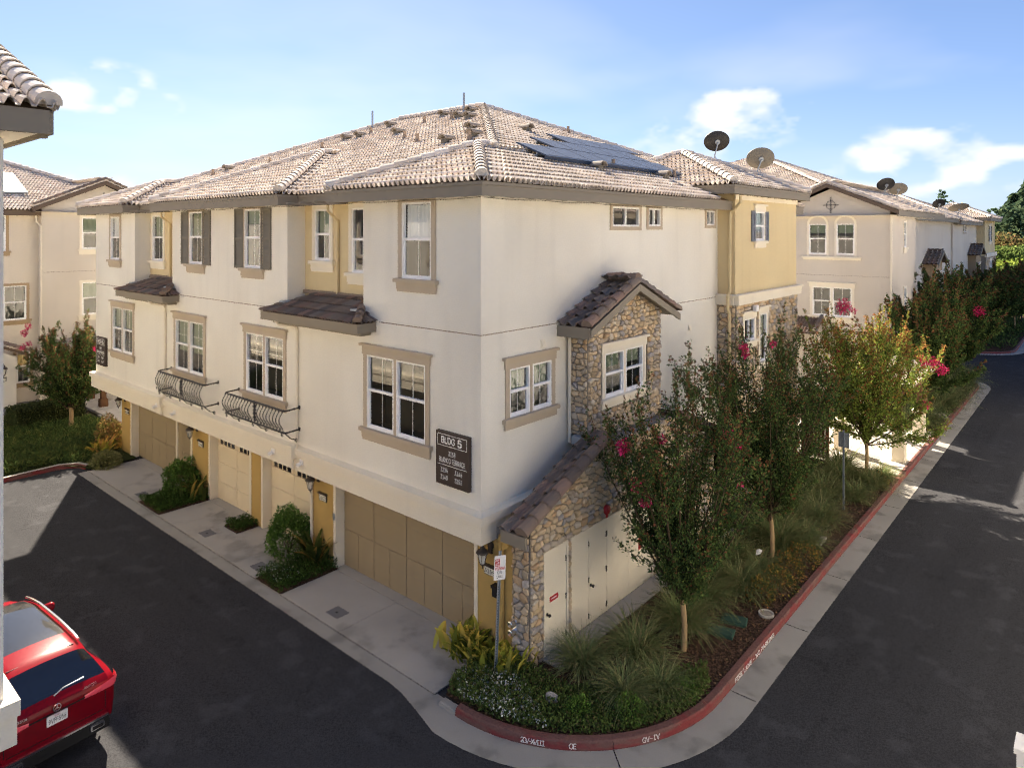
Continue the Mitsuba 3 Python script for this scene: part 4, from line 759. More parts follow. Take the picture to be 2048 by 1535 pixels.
# street signs
k = num('parking_sign'); lab(k, 'white and red no stopping sign on a leaning perforated post', 'street sign')
p0, p1 = np.array((.73, -.37, .0)), np.array((.62, -.10, 2.55)); ax = nv(p1 - p0); U = nv(np.cross((0, 1, 0), ax)); U = nv((.40, .92, 0) - ax * ((.40 * ax[0] + .92 * ax[1]))); Nn = nv(np.cross(U, ax)); F = Fr(p0, U, Nn, ax); m = M()
m.box(-.028, .028, 0, 2.52, -.02, -.016, F); m.box(-.028, -.022, 0, 2.52, -.016, .01, F); m.box(.022, .028, 0, 2.52, -.016, .01, F); put(k, m, 'm_galv', fresh=False); m = M()
for i in range(36): m.box(-.006, .006, .08 + i * .05, .10 + i * .05, -.0155, -.014, F)
put(k + '__punched_hole', m, 'm_black'); labels[k + '__punched_hole'] = {'kind': 'stuff'}
q = put(k + '__plate', M().prism(sbox(-.125, 1.98, .125, 2.44).buffer(-.02).buffer(.02, quad_segs=4), .012, .016, F), 'm_white')
P = F.at(0, 0, .0165); r = M(); r.box(-.105, -.005, 2.36, 2.375, 0, .001, P); r.box(-.105, -.005, 2.24, 2.255, 0, .001, P); r.box(-.105, -.09, 2.255, 2.36, 0, .001, P); r.box(-.02, -.005, 2.255, 2.36, 0, .001, P); put(k + '__red_border', r, 'm_letter_red')
text(k, 'lettering', 'NO', .085, P.at(-.055, 2.265), 'm_letter_red', True, True, .065, .002); text(k, 'lettering', 'STOPPING', .05, P.at(.0, 2.17), 'm_letter_red', True, True, .21, .002); text(k, 'lettering', 'FIRE', .05, P.at(0, 2.095), 'm_letter_dark', True, False, .11, .002); text(k, 'lettering', 'LANE', .05, P.at(0, 2.02), 'm_letter_dark', True, False, .12, .002)
k = num('parking_sign'); lab(k, 'grey back of a street sign on a thin post by the sunlit tree', 'street sign'); F = Fr((3.44, 12.9, .1), (1, 0, 0), (0, -1, 0)); m = M(); m.box(-.025, .025, 0, 2.5, 0, .012, F); m.box(-.025, -.019, 0, 2.5, .012, .035, F); m.box(.019, .025, 0, 2.5, .012, .035, F); put(k, m, 'm_galv', fresh=False); put(k + '__plate', M().prism(sbox(-.16, 1.95, .16, 2.42).buffer(-.02).buffer(.02, quad_segs=3), -.006, -.001, F), 'm_galv')
# arbor over the entry path
k = num('arbor'); lab(k, 'entry arbor of dark wood posts on cream pillars with a tiled roof', 'arbor'); m = M()
for x in (3.72, 1.65):
    for y in (19.1, 22.75):
        p = put(k + '__pillar', M().box(x - .21, x + .21, y - .21, y + .21, .15, 1.28), 'm_door'); put(p + '__cap', M().box(x - .25, x + .25, y - .25, y + .25, 1.28, 1.36), 'm_cornice'); put(p + '__base', M().box(x - .24, x + .24, y - .24, y + .24, .14, .22), 'm_cornice')
        put(k + '__post', M().box(x - .10, x + .10, y - .10, y + .10, 1.36, 2.62), 'm_wood')
        put(k + '__brace', M().tube([(x, y + (.1 if y < 20 else -.1), 2.05), (x, y + (.55 if y < 20 else -.55), 2.6)], .05, 4), 'm_wood')
for x in (3.72, 1.65): put(k + '__beam', M().box(x - .07, x + .07, 18.7, 23.15, 2.62, 2.84), 'm_wood')
for y in np.arange(18.9, 23.1, .5): put(k + '__rafter', M().box(1.3, 4.05, y - .04, y + .04, 2.84, 2.96), 'm_wood')
r = R(1.2, 4.15, 18.6, 23.3, 2.98, 'SNEW', .36); q = put(k + '__roof', (lambda mm: (hip_deck(mm, r), mm)[1])(M()), 'm_brown_fascia'); roof_tiles(k + '__roof', [r], ['SEN'], LIGHT_TILE, nparts=60, w=.3, e=.36); 
for sx, sy, x, y in ((-1, 1, 4.15, 18.6), (-1, -1, 4.15, 23.3), (1, 1, 1.2, 18.6)): cap_line(k + '__roof', (x, y, 3.02), (x + sx * 1.47, y + sy * 1.47, 3.02 + .36 * 1.47), LIGHT_TILE)
put(k + '__fascia', M().box(4.1, 4.15, 18.6, 23.3, 2.84, 2.985).box(1.2, 4.1, 18.6, 18.65, 2.84, 2.985).box(1.2, 4.1, 23.25, 23.3, 2.84, 2.985), 'm_wood')
# ------------------------------------------------------------------ plants
def g3(g, n): v = g.normal(size=(n, 3)); return v / np.linalg.norm(v, axis=1, keepdims=True)
def leaves(m, P, D, size, g, col, asp=.55, up=.5):
    """diamond leaves at P pointing along D (n x 3)"""
    n = len(P)
    if n == 0: return
    D = D / (np.linalg.norm(D, axis=1, keepdims=True) + 1e-9); S = np.cross(D, g3(g, n)); S /= np.linalg.norm(S, axis=1, keepdims=True) + 1e-9
    L = (size * g.uniform(.7, 1.3, n))[:, None] if np.ndim(size) == 0 else size[:, None]; Wd = L * asp * .5; dn = np.array([0, 0, -.18])
    v = np.stack([P, P + D * L * .45 + S * Wd, P + D * L + dn * L, P + D * L * .45 - S * Wd], 1).reshape(-1, 3); f = (np.arange(n) * 4)[:, None, None] + np.array([[0, 1, 2], [0, 2, 3]])
    m.add(v, f.reshape(-1, 3), np.repeat(col, 4, 0))
def shades(g, n, pal, w, jit=.22):
    c = np.array(pal)[g.choice(len(pal), n, p=np.array(w) / np.sum(w))]; return np.clip(c * (1 + g.normal(0, jit, (n, 1))), .004, .8)
def blossom(m, c, r, g, n=90):
    d = g3(g, n); P = np.asarray(c) + d * r * g.uniform(.15, 1., (n, 1)) * np.array((1, 1, 1.15)); leaves(m, P, d + g3(g, n) * .6, .055, g, shades(g, n, [(.52, .02, .11), (.62, .035, .17), (.40, .012, .06)], [3, 2, 2]), .9)
GREEN = [(.058, .095, .034), (.09, .14, .043), (.135, .19, .056)]; BRONZE = [(.20, .085, .047), (.25, .12, .055), (.16, .10, .046)]; OLIVE = [(.20, .27, .055), (.30, .37, .085), (.12, .17, .04)]; ORANGE = [(.32, .17, .055), (.28, .22, .05), (.26, .11, .05)]
def crape(key, x, y, h, rad, seed, label, top=(0, 0), zb=1.55, nb=20, per=11, lf=.075, warm=.25, flowers=(), dens=1., group=None, trunk_r=.055, thin=False):
    """crape myrtle: single pale trunk, vase of upright shoots, small leaves ranged along them"""
    g = np.random.default_rng(seed); k = num(key); lab(k, label, 'tree', group); wood = M(); lv = M(); fl = M(); z0 = .1
    fork = np.array((x + top[0] * .35, y + top[1] * .35, zb)); a = np.array((x, y, z0)); tr = M(); t = np.linspace(0, 1, 6)[:, None]
    tr.tube(a + (fork - a) * t + np.sin(t * 3.1) * np.array((.03, .02, 0)), np.linspace(trunk_r * 1.15, trunk_r, 6), 8); put(k + '__trunk', tr, 'm_bark', 50)
    for i in range(nb):
        az = 2 * np.pi * (i + g.uniform(-.3, .3)) / nb * 2.618; rr = math.sqrt((i + .5) / nb) * rad * g.uniform(.8, 1.12)
        low = i % 6 == 5; hh = zb + (h - zb) * ((1 - .30 * (rr / rad) ** 2) * g.uniform(.74, 1.06) if not low else g.uniform(.12, .5)); end = np.array((x + top[0] + rr * math.cos(az), y + top[1] + rr * math.sin(az), hh)); st = fork + np.array((0, 0, g.uniform(-.2, .3))); rr = rr if not low else rad * g.uniform(.45, .75)
        mid = st * .5 + end * .5 + np.array((rr * .16 * math.cos(az), rr * .16 * math.sin(az), -.04 * (hh - zb))); s = np.linspace(0, 1, 9)[:, None]; C = (1 - s) ** 2 * st + 2 * s * (1 - s) * mid + s ** 2 * end
        wood.tube(C, np.linspace(.028, .006, 9), 5); LB = np.linalg.norm(end - st)
        for q in range(per):
            u = g.uniform(.06, 1.) ** .85; idx = u * 8; i0 = int(min(idx, 7)); p = C[i0] + (C[i0 + 1] - C[i0]) * (idx - i0); tan = nv(C[i0 + 1] - C[i0]); out = g3(g, 1)[0]; out[2] = abs(out[2]) * .4 - .25 * (1 - u); ln = g.uniform(.35, .75) * (1.05 - .45 * u) * min(1.25, LB / 2.2) * rad / 1.3
            dirn = nv(tan * (.55 + .5 * u) + out * 1.0); dirn2 = nv(dirn + np.array((0, 0, .45))); tip = p + dirn * ln * .5 + dirn2 * ln * .6
            if not thin: wood.tube([p, p + dirn * ln * .5, tip], [.008, .006, .003], 3, caps=False)
            n = int(66 * ln / .5 * dens); w = g.uniform(.0, 1.08, n); Q = p + dirn * (np.minimum(w, .5) * ln)[:, None] + dirn2 * (np.maximum(w - .5, 0) * 1.2 * ln)[:, None] + g.normal(0, .045 + .013 * rad, (n, 3)) * (1.1 - .6 * w)[:, None]
            d = g3(g, n) + dirn * .9 + np.array((0, 0, .25)); young = np.clip((w - .45) * 1.6, 0, 1) * np.clip((Q[:, 2] - zb) / (h - zb) * 1.5 - .3, 0, 1) + warm * .10; c = shades(g, n, GREEN if warm < .5 else OLIVE, [4, 3, 2]); yb = g.uniform(0, 1, n) < young * (.35 + warm); c[yb] = shades(g, int(yb.sum()), BRONZE if warm < .3 else ORANGE, [3, 2, 3])
            leaves(lv, Q, d, lf, g, c)
        # upright plume at the end of the shoot
        n = int(110 * dens); w = g.uniform(0, 1, n); ln = g.uniform(.6, 1.25) * min(rad, 2.) / 1.3; tn = nv(C[-1] - C[-2] + (0, 0, .08)); Q = C[-1] + tn * ((w - .45) * ln)[:, None] + g.normal(0, .06, (n, 3)) * (1.15 - w)[:, None]; c = shades(g, n, GREEN + BRONZE if warm < .5 else OLIVE + ORANGE, [2, 2, 2, 2 + 2 * warm, 1.5 + 2 * warm, 1.5]); leaves(lv, Q, tn + g3(g, n) * .8, lf * .9, g, c)
    put(k + '__branch', wood, 'm_twig', 50); put(k + '__crown', lv, 'm_leaf', col=True)
    for fx, fy, fz, fr in flowers: fm = M(); blossom(fm, (fx, fy, fz), fr, g, int(110 * (fr / .14) ** 2)); put(k + '__blossom', fm, 'm_petal', col=True)
    return k
def at_px(px, py, depth):   # a point of the camera's ray, to read positions of blossoms off a measured direction
    d = FWD + RT * ((px - 1024) / 1376); return tuple(EYE + d * depth + np.array((0, 0, -(py - 464) / 1376 * depth)))
def fl(*L): return [(*at_px(a, b, dp), r) for a, b, dp, r in L]
crape('crape_myrtle', 3.03, 2.92, 5.6, 1.7, 11, 'dark crape myrtle nearest the camera, pink blossoms on its left side', (-.12, .05), 1.2, 32, 12, flowers=fl((1247, 893, 14.1, .15), (1270, 967, 14.1, .12), (1292, 1000, 14.0, .13), (1325, 877, 14.4, .08), (1455, 868, 14.4, .12), (1478, 893, 14.5, .05), (1480, 967, 14.4, .06)), warm=.18)
crape('crape_myrtle', 3.03, 7.85, 6.0, 1.95, 12, 'second dark crape myrtle from the corner, behind the nearest one', (-.1, .2), 1.3, 32, 12, warm=.12, flowers=fl((1487, 695, 17.6, .10), (1490, 707, 17.6, .10), (1545, 688, 17.8, .08)), lf=.08)
crape('crape_myrtle', 3.26, 16.15, 5.7, 2.4, 13, 'sunlit crape myrtle with orange tinged leaves by the arbor', (.1, .1), 1.4, 30, 11, lf=.10, warm=.6, flowers=fl((1687, 612, 24.2, .28), (1708, 622, 24.2, .08), (1845, 722, 23.6, .17), (1866, 724, 23.5, .16), (1884, 738, 23.4, .2), (1850, 808, 23.4, .15), (1678, 700, 23.6, .08)), dens=.85)
crape('crape_myrtle', 3.2, 27.0, 5.9, 2.1, 14, 'shaded crape myrtle beyond the arbor in front of the far houses', (0, 0), 1.4, 30, 12, lf=.13, warm=.2, flowers=fl((1868, 632, 36.5, .2), (1958, 622, 36.5, .3)), thin=True)
crape('crape_myrtle', 3.0, 34.5, 6.6, 2.4, 15, 'tallest shaded crape myrtle at the far end of the street bed', (0, 0), 1.4, 30, 12, lf=.14, warm=.12, thin=True)
crape('crape_myrtle', 2.6, 55.5, 5.6, 2.6, 16, 'dark crape myrtle in the bed beyond the side lane', (0, 0), 1.6, 20, 9, lf=.18, warm=.2, thin=True)
crape('crape_myrtle', 3.6, 63.0, 5.8, 2.6, 17, 'farthest crape myrtle at the right edge of the street', (0, 0), 1.6, 20, 9, lf=.2, warm=.25, thin=True)
crape('crape_myrtle', -24.75, -.1, 4.5, 1.75, 18, 'young crape myrtle on the left lawn with pink blossoms at its edge', (.0, .1), 1.1, 30, 12, lf=.105, warm=.25, flowers=fl((56, 652, 30, .13), (49, 665, 30, .15), (46, 693, 30, .12), (58, 686, 30, .1), (190, 696, 30, .1)), thin=False, trunk_r=.085)
# ornamental grasses: five tufts, copied with a turn of their own
def tuft(seed, n, r, L, wd, pal, wts, droop=1., nseg=5):
    g = np.random.default_rng(seed); m = M(); az = g.uniform(0, 2 * np.pi, n); el = np.clip(g.normal(1.08, .28, n), .35, 1.5); ln = L * g.uniform(.6, 1.15, n); b = np.sqrt(g.uniform(0, 1, n)) * r; a2 = g.uniform(0, 2 * np.pi, n)
    s = np.linspace(0, 1, nseg + 1); o = np.c_[b * np.cos(a2), b * np.sin(a2), 0 * b]; rad = np.c_[np.cos(az), np.sin(az), 0 * az]; sd = np.c_[-np.sin(az), np.cos(az), 0 * az]
    ang = el[:, None] - droop * (s[None] ** 1.4) * g.uniform(.9, 1.9, (n, 1)); st = (ln / nseg)[:, None]
    hx = np.cumsum(np.cos(ang) * st, 1) - np.cos(ang[:, :1]) * st; hz = np.cumsum(np.sin(ang) * st, 1) - np.sin(ang[:, :1]) * st; hz = np.maximum(hz, .02 * s)
    C = o[:, None] + rad[:, None] * hx[..., None] + np.array((0, 0, 1.)) * hz[..., None]; w = wd * (1 - s ** 2 * .85)[None, :, None]
    Lf, Rt = C - sd[:, None] * w / 2, C + sd[:, None] * w / 2; v = np.stack([Lf, Rt], 2).reshape(-1, 3); per = 2 * (nseg + 1); f = np.array([(2 * i, 2 * i + 1, 2 * i + 3, 2 * i + 2) for i in range(nseg)]); F = ((np.arange(n) * per)[:, None, None] + f).reshape(-1, 4)
    c0 = shades(g, n, pal, wts); tip = np.array((.26, .23, .10)); cc = c0[:, None] * (1 - .35 * s[None, :, None] ** 2) + tip * .35 * s[None, :, None] ** 2; m.add(v, F, np.repeat(cc.reshape(-1, 3), 2, 0)); return m
GR = [(.20, .27, .115), (.145, .21, .085), (.30, .33, .15), (.44, .38, .2)]
TUFT = [mikit.ply((lambda mm: mm.arr())(t), 'm_leaf', color=t.cols()) for t in [tuft(40 + i, 620,   .17, 1.0, .019, GR, (4, 4, 3, 1.4), .85) for i in range(4)]]
TUFT2 = [mikit.ply(t.arr(), 'm_leaf', color=t.cols()) for t in [tuft(60 + i, 240, .15, .72, .016, [(.10, .155, .04), (.18, .22, .055), (.065, .10, .03)], (3, 2, 3)) for i in range(3)]]
def place(key, d, x, y, z, s, label, cat, group=None, sz=None):
    k = num(key); scene[k] = {**d, 'to_world': T().translate([x, y, z]).rotate([0, 0, 1], rnd.uniform(0, 360)).scale([s, s, (sz or s)])}; lab(k, label, cat, group); return k
ORD = 'first second third fourth fifth sixth seventh eighth ninth tenth eleventh twelfth thirteenth fourteenth'.split()
near = [(1.80, 1.00, .92, 'feathery grass clump beside the walkway end nearest the corner'), (2.48, 1.98, 1.12, 'large rounded grass clump left of the nearest tree trunk'), (2.92, .80, .82, 'grass clump at the front of the bed above the curved kerb'), (2.66, 3.55, 1.12, 'grass clump directly behind the nearest tree trunk'), (3.35, 1.35, .78, 'smaller grass clump close to the curved kerb'), (2.55, 4.85, 1.05, 'grass clump by the green utility boxes')]
for i, (x, y, s, l) in enumerate(near): place('grass_clump', TUFT[i % 4], x, y, .11, s, l, 'grass')
for i, (x, y, s) in enumerate([(2.2, 5.9, 1.1), (3.0, 5.95, 1.0), (2.3, 7.1, 1.1), (3.1, 6.9, .9), (2.9, 8.9, 1.2), (2.2, 9.2, 1.1), (3.4, 9.5, .9), (2.7, 10.4, 1.1), (2.0, 11.2, 1.2), (3.2, 11.3, 1.1), (2.5, 12.2, 1.2), (2.7, 13.4, 1.1), (3.5, 13.9, .9), (2.0, 14.4, 1.1)]): place('grass_clump', TUFT[i % 4], x, y, .11, s, f'shaded grass clump under the crape myrtles, {ORD[i]} along the bed from the green boxes', 'grass', 'grass clumps under the trees')
for i, (x, y, s) in enumerate([(2.75, 15.2, 1.2), (3.65, 15.4, 1.0), (2.4, 16.4, 1.2), (3.75, 16.6, .8)]): place('grass_clump', TUFT[i % 4], x, y, .11, s, f'sunlit grass clump by the foot of the sunlit tree, {ORD[i]} from the sign post', 'grass', 'sunlit grass clumps')
for i, (x, y, s) in enumerate([(3.2, 24.6, 1.3), (3.5, 25.6, 1.4), (2.6, 25.4, 1.4), (3.5, 28.8, 1.5), (2.8, 29.6, 1.5), (3.6, 30.6, 1.5), (2.9, 31.8, 1.5), (3.5, 32.8, 1.6), (3.3, 35.0, 1.8), (2.6, 36.4, 1.9), (3.5, 36.4, 1.6)]): place('grass_clump', TUFT[i % 4], x, y, .11, s, f'grass clump in the street bed, {ORD[i]} beyond the arbor', 'grass', 'far grass clumps')
for i in range(9): place('grass_clump', TUFT2[i % 3], 1.8 + rnd.uniform(-1.5, 2.0), 52 + i * 2.2, .11, 2.3, f'grass clump past the side lane, {ORD[i]} from its kerb', 'grass', 'grass clumps past the side lane')
# left lawn: countable tufts in front, the rest one meadow
for i, (x, y, s) in enumerate([(-20.4, -4.3, 1.1), (-20.8, -3.2, 1.0), (-20.5, -2.3, .9), (-21.4, -1.6, 1.0), (-21.2, -3.9, 1.1), (-20.3, -5.4, 1.2), (-22.3, -2.6, 1.1), (-22.0, -.6, .9), (-20.9, -.9, 1.0)]): place('grass_clump', TUFT2[i % 3], x, y, .11, s, f'green grass tuft of the left lawn, {ORD[i]} in its row by the kerb', 'grass', 'tufts of the left lawn')
def scatter(key, poly, dens, size, z, pal, wts, label, seed, hgt=.10, cat='ground cover', mat='m_leaf', updir=1.2, asp=.55):
    g = np.random.default_rng(seed); x0, y0, x1, y1 = poly.bounds; n = int((x1 - x0) * (y1 - y0) * dens); P = np.c_[g.uniform(x0, x1, n), g.uniform(y0, y1, n)]
    import shapely
    P = P[shapely.contains_xy(poly, P[:, 0], P[:, 1])]; n = len(P); hm_ = meshkit.fbm(np.c_[P * 2.2, np.zeros(n)], 3, seed); zz = z + g.uniform(0, 1, n) * hgt * (.4 + 1.3 * hm_); m = M(); leaves(m, np.c_[P, zz], g3(g, n) + np.array((0, 0, updir)), size, g, shades(g, n, pal, wts), asp); k = put(key, m, mat, col=True); lab(k, label, cat, kind='stuff'); return k
lawnp = Polygon([(-29.7, -13), (-20.0, -13), (-20.0, -1.9), (-19.3, -1.2), (-20.2, .2), (-21.9, 1.2), (-26.0, 1.0), (-26.2, -1.9), (-29.7, -2.4)])
scatter('meadow_grass', lawnp, 420, .26, .11, [(.10, .155, .045), (.14, .19, .055), (.23, .25, .08), (.065, .105, .035)], (4, 3, 2, 3), 'mixed low green planting covering the left lawn', 70, .22, 'ground cover', asp=.10)
fp = Polygon([(.10, -.85), (.32, -1.22)] + [(.72 + 3.3 * math.sin(t), 2.05 - 3.3 * math.cos(t)) for t in np.linspace(0, np.pi / 2, 12)] + [(3.7, 2.6), (3.0, 1.5), (2.0, .35), (1.0, .3), (.3, .3)])
scatter('ground_cover', fp, 3600, .06, .12, [(.11, .165, .045), (.15, .21, .06), (.075, .12, .034), (.17, .15, .07)], (3, 2, 2, 1.2), 'low green ground cover filling the corner bed behind the kerb', 71, .18)
wf = scatter('white_flowers', Polygon([(.2, -.9), (.6, -1.25), (1.6, -1.2), (2.4, -.85), (1.6, -.3), (.9, -.1), (.3, -.3)]), 520, .042, .23, [(.80, .80, .74), (.72, .74, .62)], (2, 1), 'tiny white flowers sprinkled over the corner ground cover', 72, .07, 'flowers', 'm_petal', 1.5, .9)
scatter('ground_cover', bed.intersection(sbox(.9, 2, 4.05, 17)).difference(sbox(0, 0, 1.55, 9.3)), 130, .06, .115, [(.10, .055, .03), (.16, .09, .05), (.05, .04, .018), (.2, .13, .07)], (3, 2, 2, 1), 'fallen dry leaves and bark chips on the mulch', 73, .02, 'leaf litter', 'm_petal', .2)
scatter('ground_cover', bed.intersection(sbox(-2, 17, 4.05, 39)).difference(sbox(-2, 17, 4.1, 24.6)), 60, .16, .115, GREEN, (3, 2, 2), 'low planting of the far street bed', 74, .25)
for nme, l, sd in (('a', 'ground cover with tiny white flowers at the front of the nearer pocket', 75), ('b', 'low ground cover at the front of the farther pocket', 76), ('c', 'small patch of ground cover between the cream garage doors', 77)): scatter('ground_cover', pocket[nme], 2300, .06, .06, [(.06, .11, .026), (.085, .145, .034), (.042, .08, .02)], (3, 2, 3), l, sd, .20)
scatter('white_flowers', sbox(-6.5, -1.3, -5.6, -.6), 90, .024, .2, [(.8, .8, .74)], (1,), 'tiny white flowers in the pocket beside the nearest driveway', 78, .07, 'flowers', 'm_petal', 1.5, .9)
scatter('yard_planting', Polygon([(-2, 49.9), (1.6, 49.9), (3.7, 50.8), (4.4, 52.5), (4.4, 92), (-1, 92)]), 14, .5, .115, GREEN, (3, 2, 2), 'low planting past the side lane', 79, .5, 'ground cover', asp=.25)
# broad strap leaved plants
def strap(key, x, y, n, L, seed, label, pal, wts, spread=.28):
    g = np.random.default_rng(seed); k = num(key); lab(k, label, 'plant'); z = .1; allm = M()
    for i in range(n):
        az = g.uniform(0, 2 * np.pi); el = g.uniform(.85, 1.5); ln = L * g.uniform(.7, 1.15); o = np.array((x + g.normal(0, spread), y + g.normal(0, spread * .7), z)); s = np.linspace(0, 1, 7); ang = el - (s ** 1.8) * g.uniform(.5, 1.3); st = ln / 6; hx = np.r_[0, np.cumsum(np.cos(ang[:-1]) * st)]; hzz = np.r_[0, np.cumsum(np.sin(ang[:-1]) * st)]
        rd, sd = np.array((math.cos(az), math.sin(az), 0)), np.array((-math.sin(az), math.cos(az), 0)); C = o + rd * hx[:, None] + np.array((0, 0, 1)) * hzz[:, None]; w = .125 * g.uniform(.8, 1.2) * np.array((.45, .8, 1., 1., .85, .55, .03)); base = shades(g, 1, pal, wts, .15)[0]; v = np.vstack([C - sd * w[:, None] / 2, C + np.array((0, 0, -.012)), C + sd * w[:, None] / 2]); f = [(i2, i2 + 1, 8 + i2, 7 + i2) for i2 in range(6)] + [(7 + i2, 8 + i2, 15 + i2, 14 + i2) for i2 in range(6)]; cc = base * (1 + .6 * (s ** 3)[:, None] * np.array((.9, .5, 0))); mm = M().add(v, f, np.tile(cc, (3, 1)))
        if i < 45: put(k + '__leaf', mm, 'm_leaf', True, True)
        else: allm.add(*mm.arr(), mm.cols())
    if allm.n: q = put(k + '__foliage', allm, 'm_leaf', True, True); labels[q] = {'kind': 'stuff'}
YG = [(.26, .30, .05), (.46, .45, .10), (.15, .19, .04), (.58, .48, .12)]
strap('strap_leaf_plant', -.22, -.10, 120, .58, 80, 'yellow green strap leaved plant beside the sign post', YG, (4, 4, 3, 1.4), .24); strap('strap_leaf_plant', .60, -.02, 90, .52, 81, 'yellow green strap leaved plant below the stone corner', YG, (4, 4, 3, 1.4), .24)
strap('strap_leaf_plant', -6.0, .05, 40, .85, 82, 'tall dark strap leaved plant with yellow tips by the lantern pillar', [(.06, .085, .024), (.085, .11, .03), (.32, .22, .06)], (4, 3, 2), .16); strap('strap_leaf_plant', -12.95, .0, 34, .8, 83, 'strap leaved plant beside the round bush at the farther pocket', [(.07, .095, .027), (.10, .125, .034), (.36, .27, .07)], (3, 3, 2), .2)
strap('strap_leaf_plant', -20.0, -.45, 46, .75, 84, 'sunlit yellow strap leaved plant at the far left pillar', [(.26, .27, .05), (.5, .4, .09), (.5, .3, .11)], (3, 3, 2), .25)
def bush(key, x, y, z, rx, ry, rz, n, size, pal, wts, seed, label, cat='shrub', lump=.35, group=None):
    g = np.random.default_rng(seed); k = num(key); lab(k, label, cat, group); d = g3(g, n); d[:, 2] = np.where(d[:, 2] < -.35, -d[:, 2], d[:, 2]); r = g.uniform(.35, 1, n) ** .45 * (1 + lump * (meshkit.fbm(d * 2.1 + seed, 3, seed) - .5) * 2); P = np.c_[d[:, 0] * r * rx + x, d[:, 1] * r * ry + y, np.maximum((d[:, 2] * .9 + .35) * r * rz + z, z + .02)]; m = M(); leaves(m, P, d + g3(g, n) * .7 + (0, 0, .3), size, g, shades(g, n, pal, wts)); put(k + '__crown', m, 'm_leaf', col=True)
    st = M()
    for i in range(6): a = g.uniform(0, 6.28); st.tube([(x, y, z - .05), (x + rx * .3 * math.cos(a), y + ry * .3 * math.sin(a), z + rz * .4), (x + rx * .6 * math.cos(a), y + ry * .6 * math.sin(a), z + rz * .8)], [.02, .012, .005], 4)
    put(k + '__stem', st, 'm_dark_bark'); return k
BG = [(.11, .20, .042), (.16, .28, .055), (.075, .145, .034)]
bush('round_bush', -7.15, -.05, .1, .62, .55, .95, 5200, .075, BG, (3, 2, 3), 90, 'bright green rounded bush between the nearest and second garage doors'); bush('round_bush', -13.75, .0, .1, .75, .6, .85, 4600, .085, BG + [(.10, .11, .03)], (3, 2, 3, 1), 91, 'green rounded bush before the farther lantern pillar')
bush('shrub', -20.7, .1, .1, .55, .5, 1.0, 2400, .10, [(.38, .26, .09), (.2, .2, .05), (.45, .24, .12), (.1, .11, .03)], (3, 2, 2, 2), 92, 'sunlit reddish yellow shrub at the far left pillar'); bush('shrub', -18.75, -.72, .05, .62, .5, .42, 3600, .07, [(.3, .3, .13), (.19, .21, .07), (.36, .34, .16)], (3, 3, 2), 93, 'low sunlit olive shrub at the edge of the farthest driveway')
for i, (x, y, s, l) in enumerate([(3.72, 6.55, .42, 'yellow tipped shrub behind the kerb nearest the valve ring'), (3.62, 7.4, .40, 'second yellow tipped shrub along the red kerb'), (3.72, 8.35, .42, 'third yellow tipped shrub along the red kerb'), (3.5, 5.9, .34, 'small yellow tipped shrub between valve ring and utility boxes'), (3.75, 15.9, .32, 'small orange shrub at the kerb near the sunlit tree')]): bush('kerb_shrub', x, y, .1, s, s, s * 1.25, 900, .055, [(.46, .30, .07), (.48, .2, .08), (.08, .10, .035), (.055, .08, .027)], (2.2, 1, 3, 3), 95 + i, l)
for i, (x, y, s) in enumerate([(3.25, .45, .3), (2.55, -.15, .25), (3.72, 1.6, .25)]): bush('corner_shrub', x, y, .1, s, s, s * 1.1, 900, .05, BG, (2, 3, 2), 101 + i, ('fresh green shrublet in the middle of the curved bed', 'low green shrublet right of the pale rock', 'green shrublet tucked against the curving kerb')[i])
# clipped hedge by the left house
g = np.random.default_rng(110); n = 9000; k = num('hedge'); lab(k, 'long clipped dark hedge in front of the left house', 'hedge'); F = oriented(-26.75, -.45, .1, 1.75); P = np.c_[g.uniform(-1.45, 1.45, n), g.uniform(-.5, .5, n), g.uniform(0, .95, n)]; fc = g.integers(0, 3, n); P[fc == 0, 2] = .95; P[fc == 1, 1] = np.sign(P[fc == 1, 1]) * .5; P[:, 2] += g.normal(0, .04, n); m = M(); leaves(m, F.p(P), g3(g, n) + (0, 0, .6), .10, g, shades(g, n, [(.09, .11, .045), (.12, .135, .055), (.065, .085, .036)], (3, 2, 3))); put(k + '__foliage', m, 'm_leaf', col=True); put(k + '__core', M().box(-1.4, 1.4, -.45, .45, 0, .88, F), 'm_lawn_soil')
# far trees
def far_tree(x, y, h, rx, n, size, pal, wts, seed, label, kind='round', trunk=.25, base=.25, group=None):
    g = np.random.default_rng(seed); k = num('conifer' if kind == 'cone' else 'background_tree'); lab(k, label, 'tree', group); m = M(); w = M(); w.tube([(x, y, 0), (x + .2, y, h * .5), (x, y, h * .92)], [trunk, trunk * .6, .04], 6); put(k + '__trunk', w, 'm_dark_bark')
    if kind == 'cone':
        t = g.uniform(0, 1, n) ** .8; a = g.uniform(0, 2 * np.pi, n); lay = np.floor(t * 13) / 13; rr = rx * (1 - t) ** .8 * (1 - .45 * ((t * 13) % 1)) * (.55 + .9 * meshkit.noise(np.c_[a * 1.1, lay * 9, 0 * a + seed])) * np.sqrt(g.uniform(.15, 1, n)); P = np.c_[x + rr * np.cos(a), y + rr * np.sin(a), h * (base + (1 - base) * t)]; D = np.c_[np.cos(a), np.sin(a), -.25 + 0 * a] + g3(g, n) * .5
    else:
        nc = 26; c = g3(g, nc) * np.cbrt(g.uniform(.15, 1, nc))[:, None]; ci = g.integers(0, nc, n); q = c[ci] * .78 + g3(g, n) * (g.uniform(.5, 1, n) ** .5 * .36)[:, None]; hc = h * (1 - base) / 2; P = np.c_[x + q[:, 0] * rx, y + q[:, 1] * rx, h * base + hc + q[:, 2] * hc]; D = q + g3(g, n) * .8
    leaves(m, P, D, size, g, shades(g, n, pal, wts), .7); put(k + '__crown', m, 'm_leaf', col=True); return k
